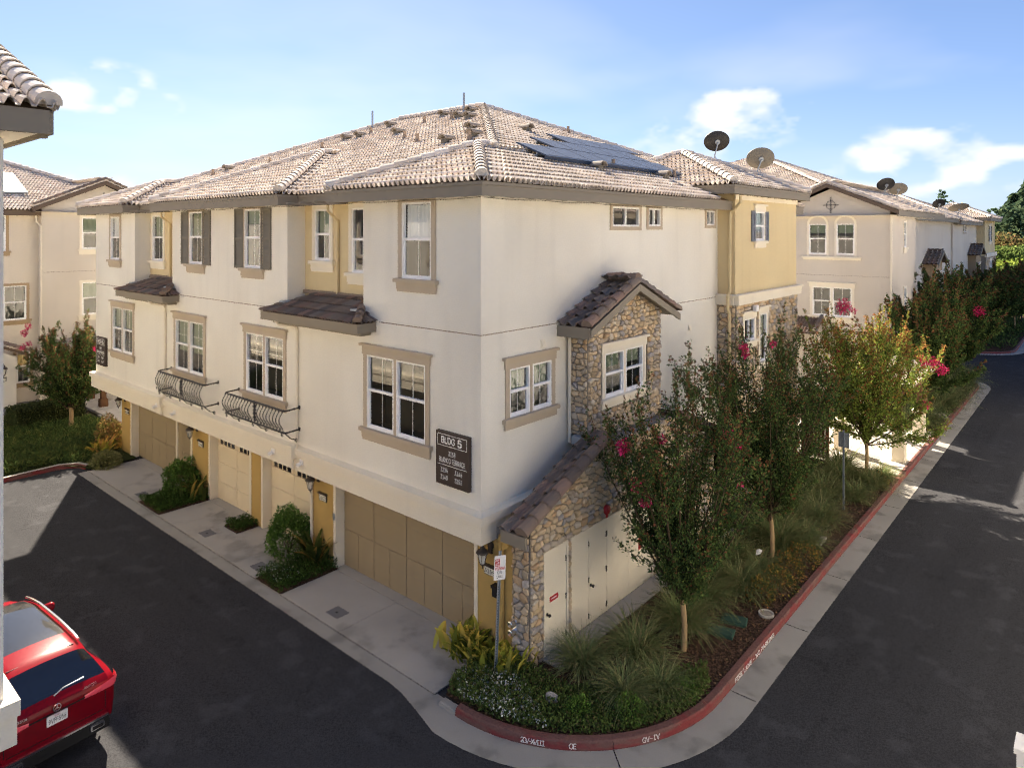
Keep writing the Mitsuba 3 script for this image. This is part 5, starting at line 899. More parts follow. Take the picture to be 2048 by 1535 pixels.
DK = [(.06, .10, .06), (.085, .13, .07), (.12, .165, .085)]; MG = [(.13, .19, .055), (.19, .25, .07), (.09, .14, .045)]; YL = [(.25, .32, .06), (.33, .40, .08), (.17, .24, .05)]; OR = [(.25, .19, .075), (.33, .20, .10), (.15, .15, .06)]
# the line of sight at column px runs along FWD + RT * (px-1024)/1376
def spot(px, depth): p = EYE + (FWD + RT * ((px - 1024) / 1376)) * depth; return float(p[0]), float(p[1])
for px, dp, h, rx, n, sz, pal, wts, kind, l in [
    (2030, 150, 17.2, 6.0, 5200, .9, DK, (3, 2, 1), 'cone', 'broad dark conifer at the right edge above the far trees'), (2062, 140, 20.5, 5.5, 5200, .9, DK, (3, 2, 1), 'cone', 'tallest dark conifer cut by the right edge of the view'), (2003, 190, 15.0, 2.4, 1600, .8, DK, (2, 2, 2), 'cone', 'slim pointed grey green conifer left of the dark ones'), (1990, 230, 12.2, 2.2, 900, .9, DK, (2, 2, 2), 'cone', 'tiny distant conifer tip beside the far roof'),
    (2046, 118, 13.5, 6, 4200, .8, DK, (3, 2, 2), 'round', 'dark round tree under the conifers at the right edge'),
    (2012, 96, 8.4, 4.6, 4200, .5, OR, (2, 1, 3), 'round', 'rusty green tree beyond the end of the far houses'), (2045, 88, 7.6, 4.6, 4200, .5, MG, (3, 2, 3), 'round', 'mid green tree at the right edge beyond the street'), (2030, 82, 5.6, 3.4, 3600, .4, YL, (3, 3, 2), 'round', 'bright yellow green tree behind the farthest crape myrtle'), (2002, 84, 5.2, 2.6, 2400, .4, [(.30, .05, .12), (.07, .09, .035), (.11, .13, .045)], (1, 3, 3), 'round', 'dark tree with purple blossoms beside the far wing'), (2055, 76, 5.6, 3.0, 3000, .4, MG, (3, 2, 3), 'round', 'green tree at the right edge behind the parked cars'), (1998, 104, 7.0, 4.0, 2600, .5, MG, (2, 1, 4), 'round', 'deep green tree right behind the last house'),
    (1885, 120, 15.2, 2.1, 1500, .7, DK, (3, 2, 1), 'round', 'small dark treetop showing over the far roof ridge'), (1921, 118, 14.2, 3.6, 1700, .55, [(.22, .22, .13), (.16, .17, .09), (.28, .26, .15)], (2, 2, 1), 'round', 'thin pale treetop beside the far satellite dish'), (1894, 112, 12.6, 3.2, 1500, .5, [(.26, .22, .07), (.22, .26, .07)], (1, 1), 'round', 'yellowish treetop just above the far roof')]:
    x, y = spot(px, dp); far_tree(x, y, h, rx, n, sz, pal, wts, int(px), l, kind)
# ------------------------------------------------------------------ neighbouring houses
def shell(owner, x0, x1, y0, y1, z0, z1, mat, holes={}, gable=None):
    """four walls; holes: side -> list of (u0,v0,u1,v1) in x or y and z; gable: (side, apex z)"""
    m = M()
    for s in 'SNEW':
        a, b = (x0, x1) if s in 'SN' else (y0, y1); p = sbox(a, z0, b, z1)
        if gable and s in gable[0]: p = p.union(Polygon([(a, z1), (b, z1), ((a + b) / 2, gable[1])]))
        p = cut(p, holes.get(s, []))
        F = {'S': south(0, 0, y0), 'N': Fr((0, y1, 0), (1, 0, 0), (0, 1, 0)), 'E': east(0, 0, x1), 'W': Fr((x0, 0, 0), (0, 1, 0), (-1, 0, 0))}[s]; m.sheet(p, 0, F)
    return put(owner + '__wall', m, mat)
def belt(owner, parts, mat='m_cornice'): 
    m = M()
    for p in parts: m.box(*p)
    put(owner + '__cornice', m, mat)
def roof_of(owner, rects, sides, mat='m_fascia', nparts=0, fascia=True, caps=(), palette=LIGHT_TILE, ez=.3, e=.36):
    k = num(owner + '__roof'); m = M()
    for r in rects: hip_deck(m, r)
    put(k, m, 'm_brown_fascia', fresh=False); roof_tiles(k, rects, sides, palette, nparts=nparts, e=e)
    if fascia:
        for r in rects:
            z = r['ze']
            for s, b in (('S', (r['x0'], r['x1'], r['y0'], r['y0'] + .05)), ('N', (r['x0'], r['x1'], r['y1'] - .05, r['y1'])), ('E', (r['x1'] - .05, r['x1'], r['y0'] + .05, r['y1'] - .05)), ('W', (r['x0'], r['x0'] + .05, r['y0'] + .05, r['y1'] - .05))):
                if s in r['hip']: put(k + '__fascia', M().box(*b, z - ez + .01, z - .0), mat)
            put(k + '__soffit', M().quad(*[(x, y, z - ez + .06) for x, y in ((r['x0'] + .05, r['y0'] + .05), (r['x1'] - .05, r['y0'] + .05), (r['x1'] - .05, r['y1'] - .05), (r['x0'] + .05, r['y1'] - .05))]), 'm_cornice')
    for a, b in caps: cap_line(k, a, b, palette)
    return k
def rake(owner, pts, mat='m_brown_fascia', d=(0, -.05, 0), h=.2):
    m = M()
    for a, b in pts:
        a, b = np.array(a, float), np.array(b, float); n = np.array(d); dn = np.array((0, 0, -h)); v = [a, b, b + dn, a + dn, a + n, b + n, b + dn + n, a + dn + n]; m.add(v, [(0, 1, 2, 3), (7, 6, 5, 4), (0, 4, 5, 1), (3, 2, 6, 7), (0, 3, 7, 4), (1, 5, 6, 2)])
    put(owner + '__rake_board', m, mat)
def iron_cross(owner, F):
    m = M(); m.box(-.016, .016, -.42, .42, .02, .05, F); m.box(-.38, .38, -.016, .016, .025, .045, F); a = np.linspace(0, 2 * np.pi, 25); m.tube(np.c_[.22 * np.cos(a), .22 * np.sin(a), np.full(25, .035)], .011, 5, F=F)
    put(owner + '__iron_cross', m, 'm_iron')
# (a) the house whose corner shows at the left edge
N = 'near_townhouse'; used[N] = 0; lab(N, 'cream townhouse cut by the left edge of the view, tiled eave in the upper corner', 'building')
hN = [(-5.2, 7.7, -3.0, 9.5), (-5.2, 4.1, -3.0, 5.9), (-10.5, 4.1, -8.5, 5.9), (-16.5, 4.1, -14.5, 5.9), (-10.3, 7.7, -8.7, 9.4), (-16.3, 7.7, -14.7, 9.4)]
shell(N, -26, -.58, -20, -7.93, 2.5, 9.95, 'm_cream', {'N': hN}); shell(N, -25.8, -.75, -19.8, -9.4, 0, 2.5, 'm_garage_taupe'); put(N + '__soffit', M().quad((-26, -9.45, 2.499), (-.58, -9.45, 2.499), (-.58, -7.93, 2.499), (-26, -7.93, 2.499)), 'm_cornice')
m = M(); m.quad((-6.9, -7.925, 9.9), (-.55, -7.925, 9.9), (-3.72, -7.925, 11.4), (-6.9, -7.925, 9.95)); put(N + '__gable', m, 'm_cream')
belt(N, [(-26.1, -.45, -20.1, -7.82, 2.5, 2.86), (-26.13, -.42, -20.13, -7.79, 2.86, 3.05)])
for a, b, c, d in hN: window(N, Fr((c, -7.92, b), (-1, 0, 0), (0, 1, 0)), c - a, d - b, units=2, trim='m_taupe', blind=.4)
RN1 = R(-7.27, -.17, -20.4, -7.5, 10.3, 'EW'); RN2 = R(-26.5, -.2, -20.4, -7.5, 10.3, 'SNEW')
kN = roof_of(N, [RN1, RN2], ['E', 'N'], nparts=40, e=.335)
cap_line(kN, (-.22, -7.56, 10.33), (-3.72, -7.56, 10.33 + PITCH * 3.5), LIGHT_TILE, name='rake_tile', r=.15, end=True)
rake(N, [((-.2, -7.5, 10.24), (-3.7, -7.5, 10.24 + PITCH * 3.5)), ((-7.2, -7.5, 10.24), (-3.7, -7.5, 10.24 + PITCH * 3.5))], 'm_fascia'); put(kN + '__gutter_end', M().box(-.38, -.28, -7.62, -7.54, 9.97, 10.02), 'm_fascia')
# (b) the house across the street, just outside the right edge
S_ = 'street_townhouse'; used[S_] = 0; lab(S_, 'cream townhouse across the street, beyond the right edge of the view', 'building')
hS = [(y0, z, y0 + 1.9, z + 1.75) for y0 in (-1, 3.2, 8.5, 13.5, 19, 25) for z in (4.15, 7.75)]
shell(S_, 10.9, 22, -3.5, 34, 0, 9.95, 'm_pale_wall', {'W': hS}); belt(S_, [(10.8, 22.1, -3.6, 34.1, 2.5, 2.95)])
for a, b, c, d in hS: window(S_, Fr((10.9, c, b), (0, -1, 0), (-1, 0, 0)), c - a, d - b, units=2, trim='m_taupe', blind=.4, simple=True)
roof_of(S_, [R(10.4, 22.5, -4, 34.5, 9.85)], ['W'])
k = num('gate_pillar'); lab(k, 'pale pillar cut by the bottom right corner of the view', 'pillar'); put(k, M().box(8.68, 9.06, 2.35, 2.73, 0, 1.10), 'm_white', fresh=False); put(k + '__cap', M().box(8.65, 9.09, 2.32, 2.76, 1.10, 1.18), 'm_white')
# (c) the row beyond, on the same side of the street
G = 'grey_townhouse'; used[G] = 0; lab(G, 'greige townhouse with a gable, arched windows and iron cross, beyond the sunlit tree', 'building')
hA = {'S': [(-2.26, 7.64, -1.38, 9.22), (-.89, 7.64, -.03, 9.22), (-2.08, 4.45, -.17, 5.94)], 'E': [(30.6, 8.0, 31.2, 9.35), (30.6, 4.6, 31.2, 5.9)]}
shell(G, -3.95, 1.58, 27.6, 33.6, 0, 9.9, 'm_grey_wall', hA, ('S', 11.05)); F = south(0, 0, 27.6)
for a, b, c, d in hA['S'][:2]: window(G, south(a, b, 27.6), c - a, d - b, head=False, blind=.3, blind_mat='m_curtain')
window(G, south(-2.08, 4.45, 27.6), 1.91, 1.49, units=2, trim='m_cornice', blind=0)
for a, b, c, d in hA['E']: window(G, east(a, b, 1.58), c - a, d - b, trim='m_cornice', head=False, tw=.06, blind=.5, simple=True)
m = M(); m.box(-2.55, .26, 7.36, 7.46, 0, .05, F); m.box(-2.6, .31, 7.46, 7.54, 0, .12, F)
for a, c in ((-2.26, -1.38), (-.89, -.03)):
    cx, rr = (a + c) / 2, (c - a) / 2
    for x in (a - .1, c): m.box(x, x + .1, 7.54, 9.22, .0, .035, F)
    t = np.linspace(0, np.pi, 13); ring = Polygon(np.r_[np.c_[cx + (rr + .1) * np.cos(t), 9.22 + (rr * .85 + .1) * np.sin(t)], np.c_[cx + rr * np.cos(t[::-1]), 9.22 + rr * .85 * np.sin(t[::-1])]]); m.prism(ring, 0, .035, F)
put(G + '__arch_trim', m, 'm_cornice'); put(G + '__control_joint', M().box(-3.95, 1.58, 6.56, 6.575, 0, .004, F), 'm_joint'); iron_cross(G, F.at(-1.16, 10.2, 0))
RA = R(-4.5, 2.02, 27.15, 40, 9.88, 'EW', .43); RB = R(-23, .55, 31.5, 56, 9.85); RC = R(-22, .7, 56.0, 69.5, 9.7); RD = R(-6, 1.35, 68.5, 77.2, 10.15)
hB = [(37.2, 8.95, 38.6, 9.55), (39.2, 8.95, 40.0, 9.55)]
shell(G, -16, .02, 33.0, 55.6, 0, 9.88, 'm_beige_wall', {'E': hB})
for a, b, c, d in hB: window(G, east(a, b, .02), c - a, d - b, 'slider', trim='m_taupe', sill=False, head=False, tw=.12, grid=False, simple=True)
c1 = RB['y0']; hb = 11.77
roof_of(G, [RA, RB], ['EW', 'SE'], nparts=60, caps=[((.55 - 1.5, 31.5 + 1.5, 9.92 + .62), (.55 - hb, 31.5 + hb, 9.92 + PITCH * hb)), ((.55, 56, 9.9), (.55 - hb, 56 - hb, 9.9 + PITCH * hb)), ((-1.24, 27.3, 9.95 + .43 * 3.26), (-1.24, 33.5, 9.95 + .43 * 3.26))])
for x in (-1.24,): rake(G, [((-4.55, 27.15, 9.86), (-1.24, 27.15, 11.30)), ((2.07, 27.15, 9.86), (-1.24, 27.15, 11.30))])
cap_line(G + '__roof', (2.0, 27.22, 9.93), (-1.24, 27.22, 11.35), LIGHT_TILE, name='rake_tile', r=.12); cap_line(G + '__roof', (-4.4, 27.22, 9.95), (-1.24, 27.22, 11.35), LIGHT_TILE, name='rake_tile', r=.12)
downspout(G, [(1.66, 27.5, 9.6), (1.66, 27.5, .1)], 'm_cornice', .05)
k = num(G + '__porch_roof'); r = R(-5.0, -1.0, 26.3, 27.6, 3.6, 'SEW', .42); m = M(); m.quad((-5, 26.3, 3.6), (-1.6, 26.3, 3.6), (-1.6, 27.6, 4.3), (-5, 27.6, 4.3)); put(k, m, 'm_brown_fascia', fresh=False); roof_tiles(k, [R(-5, -1.6, 26.3, 27.6, 3.6, 'S', .5)], ['S'], BROWN_TILE, nparts=0); cap_line(k, (-1.6, 26.3, 3.66), (-1.6, 27.6, 4.34), BROWN_TILE)
def gablet(owner, x, y, z, w=3.3, mat='m_tan_trim'):
    k = num(owner + '__gable_tower'); hw = w / 2; zt = z + .43 * hw; m = M(); m.sheet(cut(Polygon([(-hw, 3.5), (hw, 3.5), (hw, z), (0, zt), (-hw, z)]), [(-.9, 4.8, .9, 5.8)]), 0, east(y, 0, x)); m.quad((0, y - hw, 3.5), (x, y - hw, 3.5), (x, y - hw, z), (0, y - hw, z)); put(k, m, mat, fresh=False)
    window(owner, east(y - .9, 4.8, x), 1.8, 1.0, units=2, trim='m_cornice', simple=True)
    r = R(-.05, x + .35, y - hw - .45, y + hw + .45, z - .15, 'SN', .43); q = put(k + '__cap_roof', (lambda mm: (hip_deck(mm, r), mm)[1])(M()), 'm_brown_fascia'); roof_tiles(k + '__cap_roof', [r], ['SN'], BROWN_TILE, w=.28, e=.42, roll=.28, h=.085, nparts=0)
    rake(owner, [((x + .35, y - hw - .45, z - .15), (x + .35, y, zt + .05)), ((x + .35, y + hw + .45, z - .15), (x + .35, y, zt + .05))], 'm_fascia', (.05, 0, 0))
gablet(G, .62, 46.2, 6.75)
C_ = 'farther_townhouse'; used[C_] = 0; lab(C_, 'cream townhouse with an ochre wing at the far end of the row', 'building')
hC = [(61, 8.8, 62.6, 9.4)]
shell(C_, -16, .15, 55.7, 69, 0, 9.75, 'm_beige_wall', {'E': hC}); shell(C_, -5, .82, 69, 76.6, 6.5, 10.1, 'm_yellow', {'E': [(72.2, 7.9, 73.4, 9.4)]}); shell(C_, -5, .84, 69, 76.6, 0, 6.5, 'm_mortar', {'E': [(72, 4.5, 73.6, 6.0)]})
stone_wall(C_, 'stone_veneer', cut(sbox(69, 3, 76.6, 6.4), [(71.8, 4.3, 73.8, 6.2)]), east(0, 0, .86), 0, .42, .26, 21)
window(C_, east(61, 8.8, .15), 1.6, .6, 'slider', trim='m_taupe', sill=False, head=False, simple=True); window(C_, east(72.2, 7.9, .82), 1.2, 1.5, trim='m_cornice', shutters=.45, simple=True); window(C_, east(72, 4.5, .86), 1.6, 1.5, units=2, trim='m_cornice', simple=True)
belt(C_, [(.82, 1.0, 68.9, 76.8, 6.4, 6.75)]); gablet(C_, .75, 65.3, 6.9)
hc = 6.7; roof_of(C_, [RC, RD], ['SE', 'SE'], caps=[((.7, 56, 9.75), (.7 - hc, 56 + hc, 9.75 + PITCH * hc)), ((.7, 69.4, 9.75), (.7 - hc, 69.4 - hc, 9.75 + PITCH * hc)), ((1.35, 68.5, 10.2), (1.35 - 3.6, 68.5 + 3.6, 10.2 + PITCH * 3.6)), ((1.35, 77.2, 10.2), (1.35 - 3.6, 77.2 - 3.6, 10.2 + PITCH * 3.6))])
dish(-.2, 34.5, 11.0, .52, 'm_black', 'black satellite dish on the greige house, in front of a grey one', (-.52, .62, .58), mast=.55)
dish(.05, 36.3, 10.6, .52, 'm_shutter', 'grey satellite dish half hidden behind a black dish on the greige house', (-.3, .75, .58), mast=.75)
dish(-.4, 52.5, 10.4, .50, 'm_black', 'small black satellite dish far along the greige roof', (-.52, .62, .58), mast=.6)
dish(-.2, 60.5, 10.1, .85, 'm_shutter', 'wide grey satellite dish on the farther cream house', (-.3, .35, .88), mast=.7)
k = num('wooden_gate'); lab(k, 'brown wooden gate between the main block and the garden', 'gate'); put(k, M().box(.72, .84, 17.25, 17.37, .1, 2.9), 'm_wood', fresh=False)
for i in range(5): put(k + '__board', M().box(.86 + i * .145, .99 + i * .145, 17.3, 17.34, .2, 2.5), 'm_wood')
put(k + '__post', M().box(1.6, 1.72, 17.25, 17.37, .1, 2.9), 'm_wood'); put(k + '__rail', M().box(.72, 1.72, 17.28, 17.36, 2.6, 2.75), 'm_wood')
# (d) the house at the left, behind the lawn
L_ = 'left_townhouse'; used[L_] = 0; lab(L_, 'beige townhouse with a gable behind the lawn at the left', 'building')
hG = {'E': [(2.50, 7.9, 4.2, 9.57), (2.50, 4.38, 4.2, 6.11)]}
k = shell(L_, -40, -31.7, .66, 6.4, 0, 10.05, 'm_grey_wall', hG, ('E', 11.38))
hL = {'E': [(-1.75, 7.85, -.75, 9.65), (-1.9, 4.35, .12, 6.08), (-.30, 1.12, .28, 2.75)]}
shell(L_, -50, -32.2, -16, .7, 0, 9.9, 'm_beige_wall', hL)
for a, b, c, d in hG['E']: window(L_, east(a, b, -31.7), c - a, d - b, units=1, trim='m_cornice', head=False, tw=.12, blind=.5, blind_mat='m_curtain', grid_lo=False)
a, b, c, d = hL['E'][0]; window(L_, east(a, b, -32.2), c - a, d - b, trim='m_tan_trim', head=False, blind=.6, blind_mat='m_shade', apron=False); a, b, c, d = hL['E'][1]; window(L_, east(a, b, -32.2), c - a, d - b, units=2, trim='m_tan_trim', head=False, apron=False); a, b, c, d = hL['E'][2]; window(L_, east(a, b, -32.2), c - a, d - b, trim='m_tan_trim', head=False, blind=.4, apron=False)
put(L_ + '__control_joint', M().box(-31.7, -31.694, .66, 6.4, 6.72, 6.74), 'm_joint')
RL = R(-54, -31.75, -18, 7.3, 9.93); RLg = R(-44, -31.25, .25, 6.8, 10.08, 'SN', .45)
kL = roof_of(L_, [RL, RLg], ['E', 'SN'], 'm_brown_fascia', nparts=40, caps=[((-31.75 - .4, 7.3 - .4, 10.15), (-31.75 - 11, 7.3 - 11, 9.98 + PITCH * 11)), ((-31.3, 3.52, 10.12 + .45 * 3.27), (-36, 3.52, 10.12 + .45 * 3.27))])
rake(L_, [((-31.25, .2, 10.08), (-31.25, 3.52, 11.56)), ((-31.25, 6.85, 10.08), (-31.25, 3.52, 11.56))], 'm_brown_fascia', (.05, 0, 0), .22)
cap_line(kL, (-31.3, .25, 10.14), (-31.3, 3.52, 11.62), BROWN_TILE, name='rake_tile', r=.11); cap_line(kL, (-31.3, 6.8, 10.14), (-31.3, 3.52, 11.62), BROWN_TILE, name='rake_tile', r=.11)
iron_cross(L_, east(3.55, 10.55, -31.7)); downspout(L_, [(-31.9, .45, 9.8), (-31.9, .5, 9.3), (-31.62, .62, 9.1), (-31.62, .62, .15)], 'm_cornice', .045)
k = num('solar_array'); lab(k, 'silver framed solar panels on the left house roof at the left edge', 'solar panels'); sl = Fr((-31.75, 0, 9.93 + .22), (0, 1, 0), (PITCH * cs, 0, cs), (-cs, 0, PITCH * cs)); put(k, M().box(-4.5, .55, 2.0, 2.06, -.1, 0, sl), 'm_galv', fresh=False)
for r in range(3):
    for c in range(3): q = put(k + '__panel', M().box(.55 - (c + 1) * 1.68, .55 - c * 1.68 - .02, 2.07 + r * 1.02, 3.07 + r * 1.02, -.04, 0, sl), 'm_galv'); put(q + '__glass', M().box(.55 - (c + 1) * 1.68 + .03, .55 - c * 1.68 - .05, 2.10 + r * 1.02, 3.04 + r * 1.02, 0, .003, sl), 'm_solar')
m = M(); m.sheet(Polygon([(-6, 0), (-.45, 0), (-.45, 2.55), (-1.6, 3.15), (-2.8, 3.7), (-6, 2.3)]), 0, east(0, 0, -31.55)); m.quad((-32.2, -.45, 0), (-31.55, -.45, 0), (-31.55, -.45, 2.6), (-32.2, -.45, 2.6)); put(L_ + '__wall', m, 'm_cream')
cap_line(L_ + '__roof', (-31.45, .05, 2.75), (-31.45, -2.8, 4.05), BROWN_TILE, name='rake_tile', r=.14); rake(L_, [((-31.5, .1, 2.68), (-31.5, -2.8, 3.98))], 'm_brown_fascia', (.05, 0, 0), .14); put(L_ + '__porch_soffit', M().quad((-32.2, .1, 2.5), (-31.5, .1, 2.5), (-31.5, -.5, 2.75), (-32.2, -.5, 2.75)), 'm_tan_trim')
lantern(L_, east(-1.05, 2.0, -31.55), 1.3); house_number(L_, east(-1.05, 1.5, -31.55), '3127')
k = num('arbor'); lab(k, 'brown timber arbor with tiled roof behind the young tree on the left lawn', 'arbor')
for i, (x, y) in enumerate(((-30.3, 2.45), (-30.3, 4.6), (-28.0, 2.3), (-28.0, 4.6))): put(k + '__post', M().box(x - .11, x + .11, y - .11, y + .11, .15, 2.75), 'm_wood'); put(k + '__post_base', M().box(x - .17, x + .17, y - .17, y + .17, .15, .55), 'm_wood')
for y in (2.38, 4.6): put(k + '__beam', M().box(-30.9, -27.4, y - .08, y + .08, 2.75, 2.98), 'm_wood')
for x in (-30.3, -28.0): put(k + '__beam', M().box(x - .08, x + .08, 1.2, 5.2, 2.98, 3.14), 'm_wood'); put(k + '__brace', M().tube([(x, 2.55, 2.2), (x, 3.2, 2.95)], .06, 4), 'm_wood')
r = R(-31.0, -27.3, 1.0, 5.4, 3.16, 'SNEW', .3); put(k + '__roof', (lambda mm: (hip_deck(mm, r), mm)[1])(M()), 'm_brown_fascia'); roof_tiles(k + '__roof', [r], ['SE'], [c * .55 for c in LIGHT_TILE], nparts=0)
k = num('path_light'); lab(k, 'slim black path light post at the garden walk by the left hedge', 'lamp post'); m = M(); m.tube([(-27.7, 1.35, .1), (-27.7, 1.35, 2.2)], .055, 8); m.lathe([(.1, 2.2), (.12, 2.3), (.09, 2.5), (.14, 2.52), (0, 2.65)], Fr((-27.7, 1.35, 0), (1, 0, 0), (0, 0, 1), (0, 1, 0)), 10); m.box(-27.82, -27.58, 1.23, 1.47, .1, .3); put(k, m, 'm_black', 40, fresh=False)
# ------------------------------------------------------------------ cars
from scipy.interpolate import PchipInterpolator
def car(key, loc, yaw, paint, label, detail=True):
    """five door SUV; x forward, y left, z up in its own frame"""
    k = num(key); lab(k, label, 'car'); ca, sa = math.cos(yaw), math.sin(yaw); F = Fr(loc, (ca, sa, 0), (0, 0, 1), (-sa, ca, 0))   # p(x, y, z)
    st = np.array([  # x, zb, w, zs, zr, wr
        (-2.47, .42, .74, .70, .73, .66), (-2.46, .38, .82, .95, .98, .74), (-2.41, .35, .89, 1.055, 1.09, .80), (-2.31, .33, .945, 1.10, 1.165, .78), (-2.10, .31, .967, 1.115, 1.40, .68), (-1.93, .30, .975, 1.12, 1.56, .60), (-1.72, .30, .98, 1.12, 1.615, .60), (-1.0, .29, .98, 1.10, 1.66, .62), (0, .28, .98, 1.07, 1.67, .625),
        (.55, .28, .975, 1.06, 1.61, .60), (1.30, .29, .97, 1.04, 1.10, .80), (1.9, .30, .95, .98, 1.045, .78), (2.25, .33, .90, .88, .94, .70), (2.43, .40, .76, .74, .78, .6)])
    xs = np.unique(np.r_[st[:, 0], np.linspace(-2.43, 2.43, 60)]); q = PchipInterpolator(st[:, 0], st[:, 1:])(xs); prof = []
    for x, (zb, w, zs, zr, wr) in zip(xs, q):
        zm = min(.66, (zb + zs) / 2); up = zr - zs
        prof.append([(0, zb), (.8 * w, zb), (.965 * w, zb + .10), (.995 * w, zm), (w, zm + (zs - zm) * .45), (.985 * w, zs - .06), (.955 * w, zs), (.925 * w, zs + min(.03, up * .2)), (wr + .055 * min(1, up / .5), zr - .10 * min(1, up / .5)), (wr + .01, zr - .045 * min(1, up / .5)), (wr - .08, zr - .008), (wr * .72, zr + .004), (wr * .4, zr + .016), (0, zr + .022)])
    P = np.array(prof); n, kk = P.shape[:2]; V = np.concatenate([P, P[:, ::-1][:, 1:-1] * (-1, 1)], 1); kk2 = V.shape[1]; body, glass, roofg = [], [], []
    idx = lambda i, j: i * kk2 + j % kk2
    for i in range(n - 1):
        xm = (xs[i] + xs[i + 1]) / 2
        for j in range(kk2):
            jj = j if j < kk - 1 else kk2 - 1 - j; f = (idx(i, j), idx(i, j + 1), idx(i + 1, j + 1), idx(i + 1, j)); tgt = body
            if jj == 7 and -1.95 < xm < 1.0 and not (abs(xm + .95) < .05 or abs(xm - .12) < .05): tgt = glass
            if jj >= 9 and -2.29 < xm < -1.95: tgt = glass
            if jj >= 9 and .57 < xm < 1.27: tgt = glass
            if jj >= 10 and -1.35 < xm < .52: tgt = roofg
            tgt.append(f)
    v = F.p(np.c_[np.repeat(xs, kk2), V[..., 0].ravel(), V[..., 1].ravel()]); b = M().add(v, body)
    for i, o in ((0, 1), (n - 1, -1)):
        c = n * kk2; ring = v[i * kk2:(i + 1) * kk2]; cc = ring.mean(0); vv = np.vstack([ring, [cc]]); b.add(vv, [(j, (j + 1) % kk2, kk2) if o < 0 else ((j + 1) % kk2, j, kk2) for j in range(kk2)])
    def clean(m): t = trimesh.Trimesh(*m.arr(), process=False); t.merge_vertices(); t.remove_unreferenced_vertices(); return t
    def part(name, m, mat, smooth=False): return put(k + '__' + name, m, mat, smooth)
    scene[k + '__body'] = mikit.ply(clean(b), paint, smooth=42); scene[k + '__window_glass'] = mikit.ply(clean(M().add(v, glass)), 'm_car_glass', smooth=40); scene[k + '__glass_roof'] = mikit.ply(clean(M().add(v, roofg)), 'm_car_glass', smooth=40)
    for sx in (-1.42, 1.5):
        for sy in (-1, 1):
            W = Fr(F.p((sx, sy * .80, .37))[0], F.U, F.V * sy, F.N); wk_ = part('wheel', M().lathe([(0, -.1), (.33, -.12), (.37, -.09), (.37, .12), (.345, .155), (.25, .15), (.24, .12)], W, 24), 'm_tyre', 40); rm = M(); rm.lathe([(.25, .13), (.235, .10), (.07, .11), (.06, .13), (0, .135)], W, 20)
            for i in range(5): a = i * 2 * np.pi / 5; rm.tube(W.p([(.05 * math.cos(a), .05 * math.sin(a), .125), (.24 * math.cos(a), .24 * math.sin(a), .135)]), [.035, .025], 5)
            put(wk_ + '__rim', rm, 'm_galv', 30)
            a = np.linspace(0, np.pi, 13); arch = Polygon(np.r_[np.c_[.44 * np.cos(a), .44 * np.sin(a)], np.c_[.40 * np.cos(a[::-1]), .40 * np.sin(a[::-1])]]); FA = Fr(F.p((sx, sy * .972, .36))[0], F.U, F.V * sy, F.N); part('wheel_arch', M().prism(arch, 0, .018, FA), 'm_black')
    for sy in (-1, 1):
        t = np.linspace(0, 1, 12); zz = np.interp(-1.75 + 2.35 * t, [-1.75, -1.0, 0, .6], [1.63, 1.675, 1.685, 1.625]); part('roof_rail', M().tube(np.c_[-1.75 + 2.35 * t, np.full(12, sy * .595), zz + .035 * np.sin(np.pi * t) ** .4], .024, 8, F=F), 'm_chrome', 50)
        mr = part('mirror', M().tube([(.85, sy * .93, 1.10), (.84, sy * 1.02, 1.14), (.82, sy * 1.12, 1.15), (.81, sy * 1.16, 1.15)], [.03, .085, .09, .05], 10, F=F), paint, 50)
        # tail lamp wraps the corner
        yb = np.array((.40, .55, .70, .82, .905, .965, .99)); xb = np.array((-2.485, -2.483, -2.475, -2.462, -2.43, -2.34, -2.16)); z0 = np.array((.965, .955, .95, .945, .94, .94, .97)); z1 = np.array((1.02, 1.04, 1.06, 1.075, 1.085, 1.085, 1.07)); vv = np.vstack([np.c_[xb, sy * yb, z0], np.c_[xb - .012, sy * (yb + .012), (z0 + z1) / 2], np.c_[xb, sy * yb, z1]]); m7 = M().add(F.p(vv), [(r * 7 + i, r * 7 + i + 1, (r + 1) * 7 + i + 1, (r + 1) * 7 + i) for r in (0, 1) for i in range(6)]); part('tail_light', m7, 'm_tail', True)
        part('exhaust_trim', M().prism(sbox(-.11, -.045, .11, .045).buffer(-.02).buffer(.02), 0, .06, Fr(F.p((-2.46, sy * .60, .41))[0], F.V * -1, -F.U, F.N)), 'm_chrome'); part('exhaust_hole', M().prism(sbox(-.085, -.028, .085, .028), .06, .063, Fr(F.p((-2.46, sy * .60, .41))[0], F.V * -1, -F.U, F.N)), 'm_black')
    part('bumper_skirt', M().box(-2.49, -2.30, -.80, .80, .30, .50, F), 'm_black'); part('chrome_strip', M().box(-2.50, -2.46, -.78, .78, .50, .53, F), 'm_chrome'); part('spoiler', M().prism(Polygon([(-.55, -2.08), (.55, -2.08), (.57, -1.80), (-.57, -1.80)]), 0, .035, Fr(F.p((0, 0, 1.555))[0], F.V, nv(F.N - F.U * .16), nv(F.U + F.N * .16))), paint)
    RF = Fr(F.p((-2.475, 0, 0))[0], F.V * -1, -F.U, F.N)   # rear plane, u to the right seen from behind
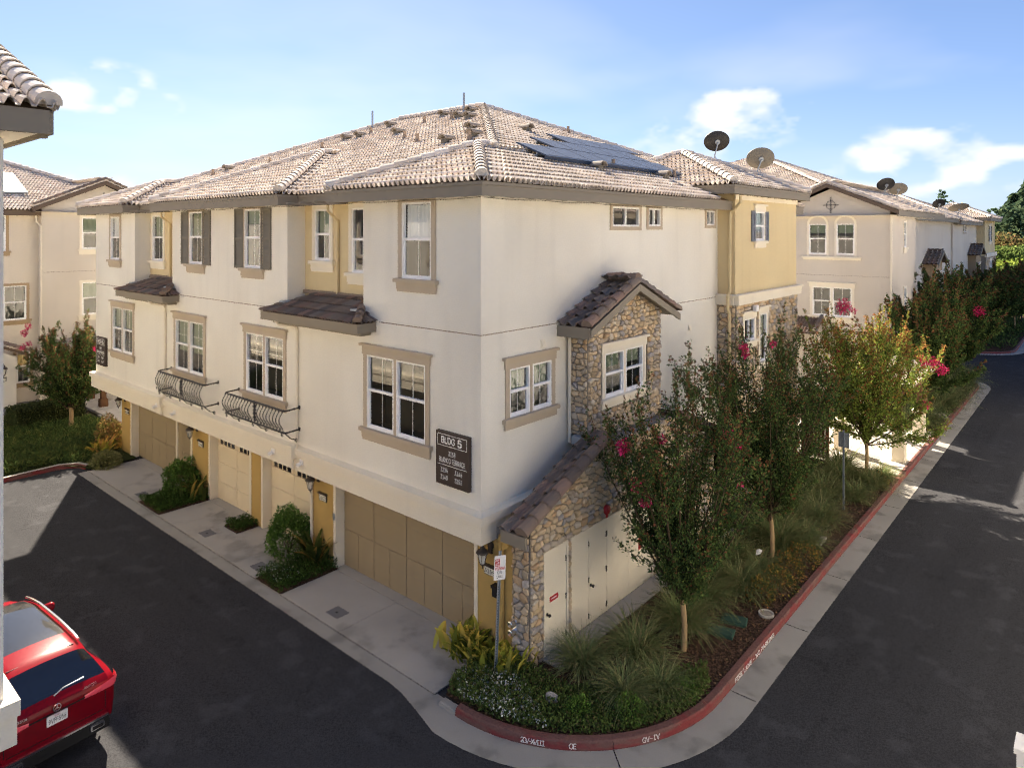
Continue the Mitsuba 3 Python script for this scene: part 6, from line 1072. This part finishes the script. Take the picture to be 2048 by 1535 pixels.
    if detail:
        part('tailgate_seam', M().box(-.70, .70, .62, .628, -.02, .004, RF).box(-.74, -.732, .63, .93, -.03, -.002, RF).box(.732, .74, .63, .93, -.03, -.002, RF), 'm_black')
        pl = part('licence_plate', M().box(-.152, .152, .80, .955, -.02, .012, RF), 'm_white'); text(pl, 'lettering', '9VFF556', .075, RF.at(0, .83, .0125), 'm_letter_dark', True, False, .25, .002); text(pl, 'lettering', 'California', .02, RF.at(0, .925, .0125), 'm_letter_red', True, False, .09, .002)
        t = np.linspace(0, 2 * np.pi, 25); m = M().tube(np.c_[.055 * np.cos(t), 1.045 + .055 * np.sin(t), np.full(25, .0)], .007, 6, F=RF)
        for a in (90, 210, 330): m.tube([(0, 1.045, .0), (.052 * math.cos(math.radians(a)), 1.045 + .052 * math.sin(math.radians(a)), .0)], [.012, .003], 5, F=RF)
        part('star_emblem', m, 'm_chrome', 40); text(k, 'badge_lettering', 'GLE 350e', .042, RF.at(-.68, 1.06, -.028), 'm_chrome'); text(k, 'badge_lettering', '4MATIC', .035, RF.at(.42, 1.10, -.045), 'm_chrome')
        part('plate_recess', M().box(-.55, .55, .972, .984, -.03, .008, RF), 'm_black'); part('wiper', M().tube([(-2.335, .0, 1.17), (-2.29, -.15, 1.21), (-2.275, -.48, 1.215)], .013, 6, F=F), 'm_galv')
        part('roof_seam', M().box(-1.80, -1.795, -.5, .5, 1.56, 1.612, F), 'm_black'); part('reflector', M().box(-.74, -.60, .50, .525, .0, .006, RF).box(.60, .74, .50, .525, 0, .006, RF), 'm_tail')
    return k
car('red_car', (-5.74, -6.80, 0), math.pi + .08, 'm_car_paint', 'glossy red SUV with a dark glass roof parked in the lane')
car('white_car', (*spot(2004, 74), 0), math.pi * .05, 'm_white', 'white parked car glimpsed under the far trees at the right', False)
k = num('street_lamp'); lab(k, 'thin black lamp post at the right edge behind the far trees', 'street lamp'); x, y = spot(2043, 62); m = M(); m.tube([(x, y, 0), (x, y, 3.4)], .07, 8); m.lathe([(.09, 3.4), (.16, 3.5), (.13, 3.8), (.2, 3.82), (0, 3.95)], Fr((x, y, 0), (1, 0, 0), (0, 0, 1), (0, 1, 0)), 10); m.box(x - .15, x + .15, y - .15, y + .15, 0, .5); put(k, m, 'm_black', 40, fresh=False)
g = M(); g.quad((-700, -500, -.02), (700, -500, -.02), (700, 900, -.02), (-700, 900, -.02)); struct('ground', g, 'm_field', 'dry open ground out to the horizon')
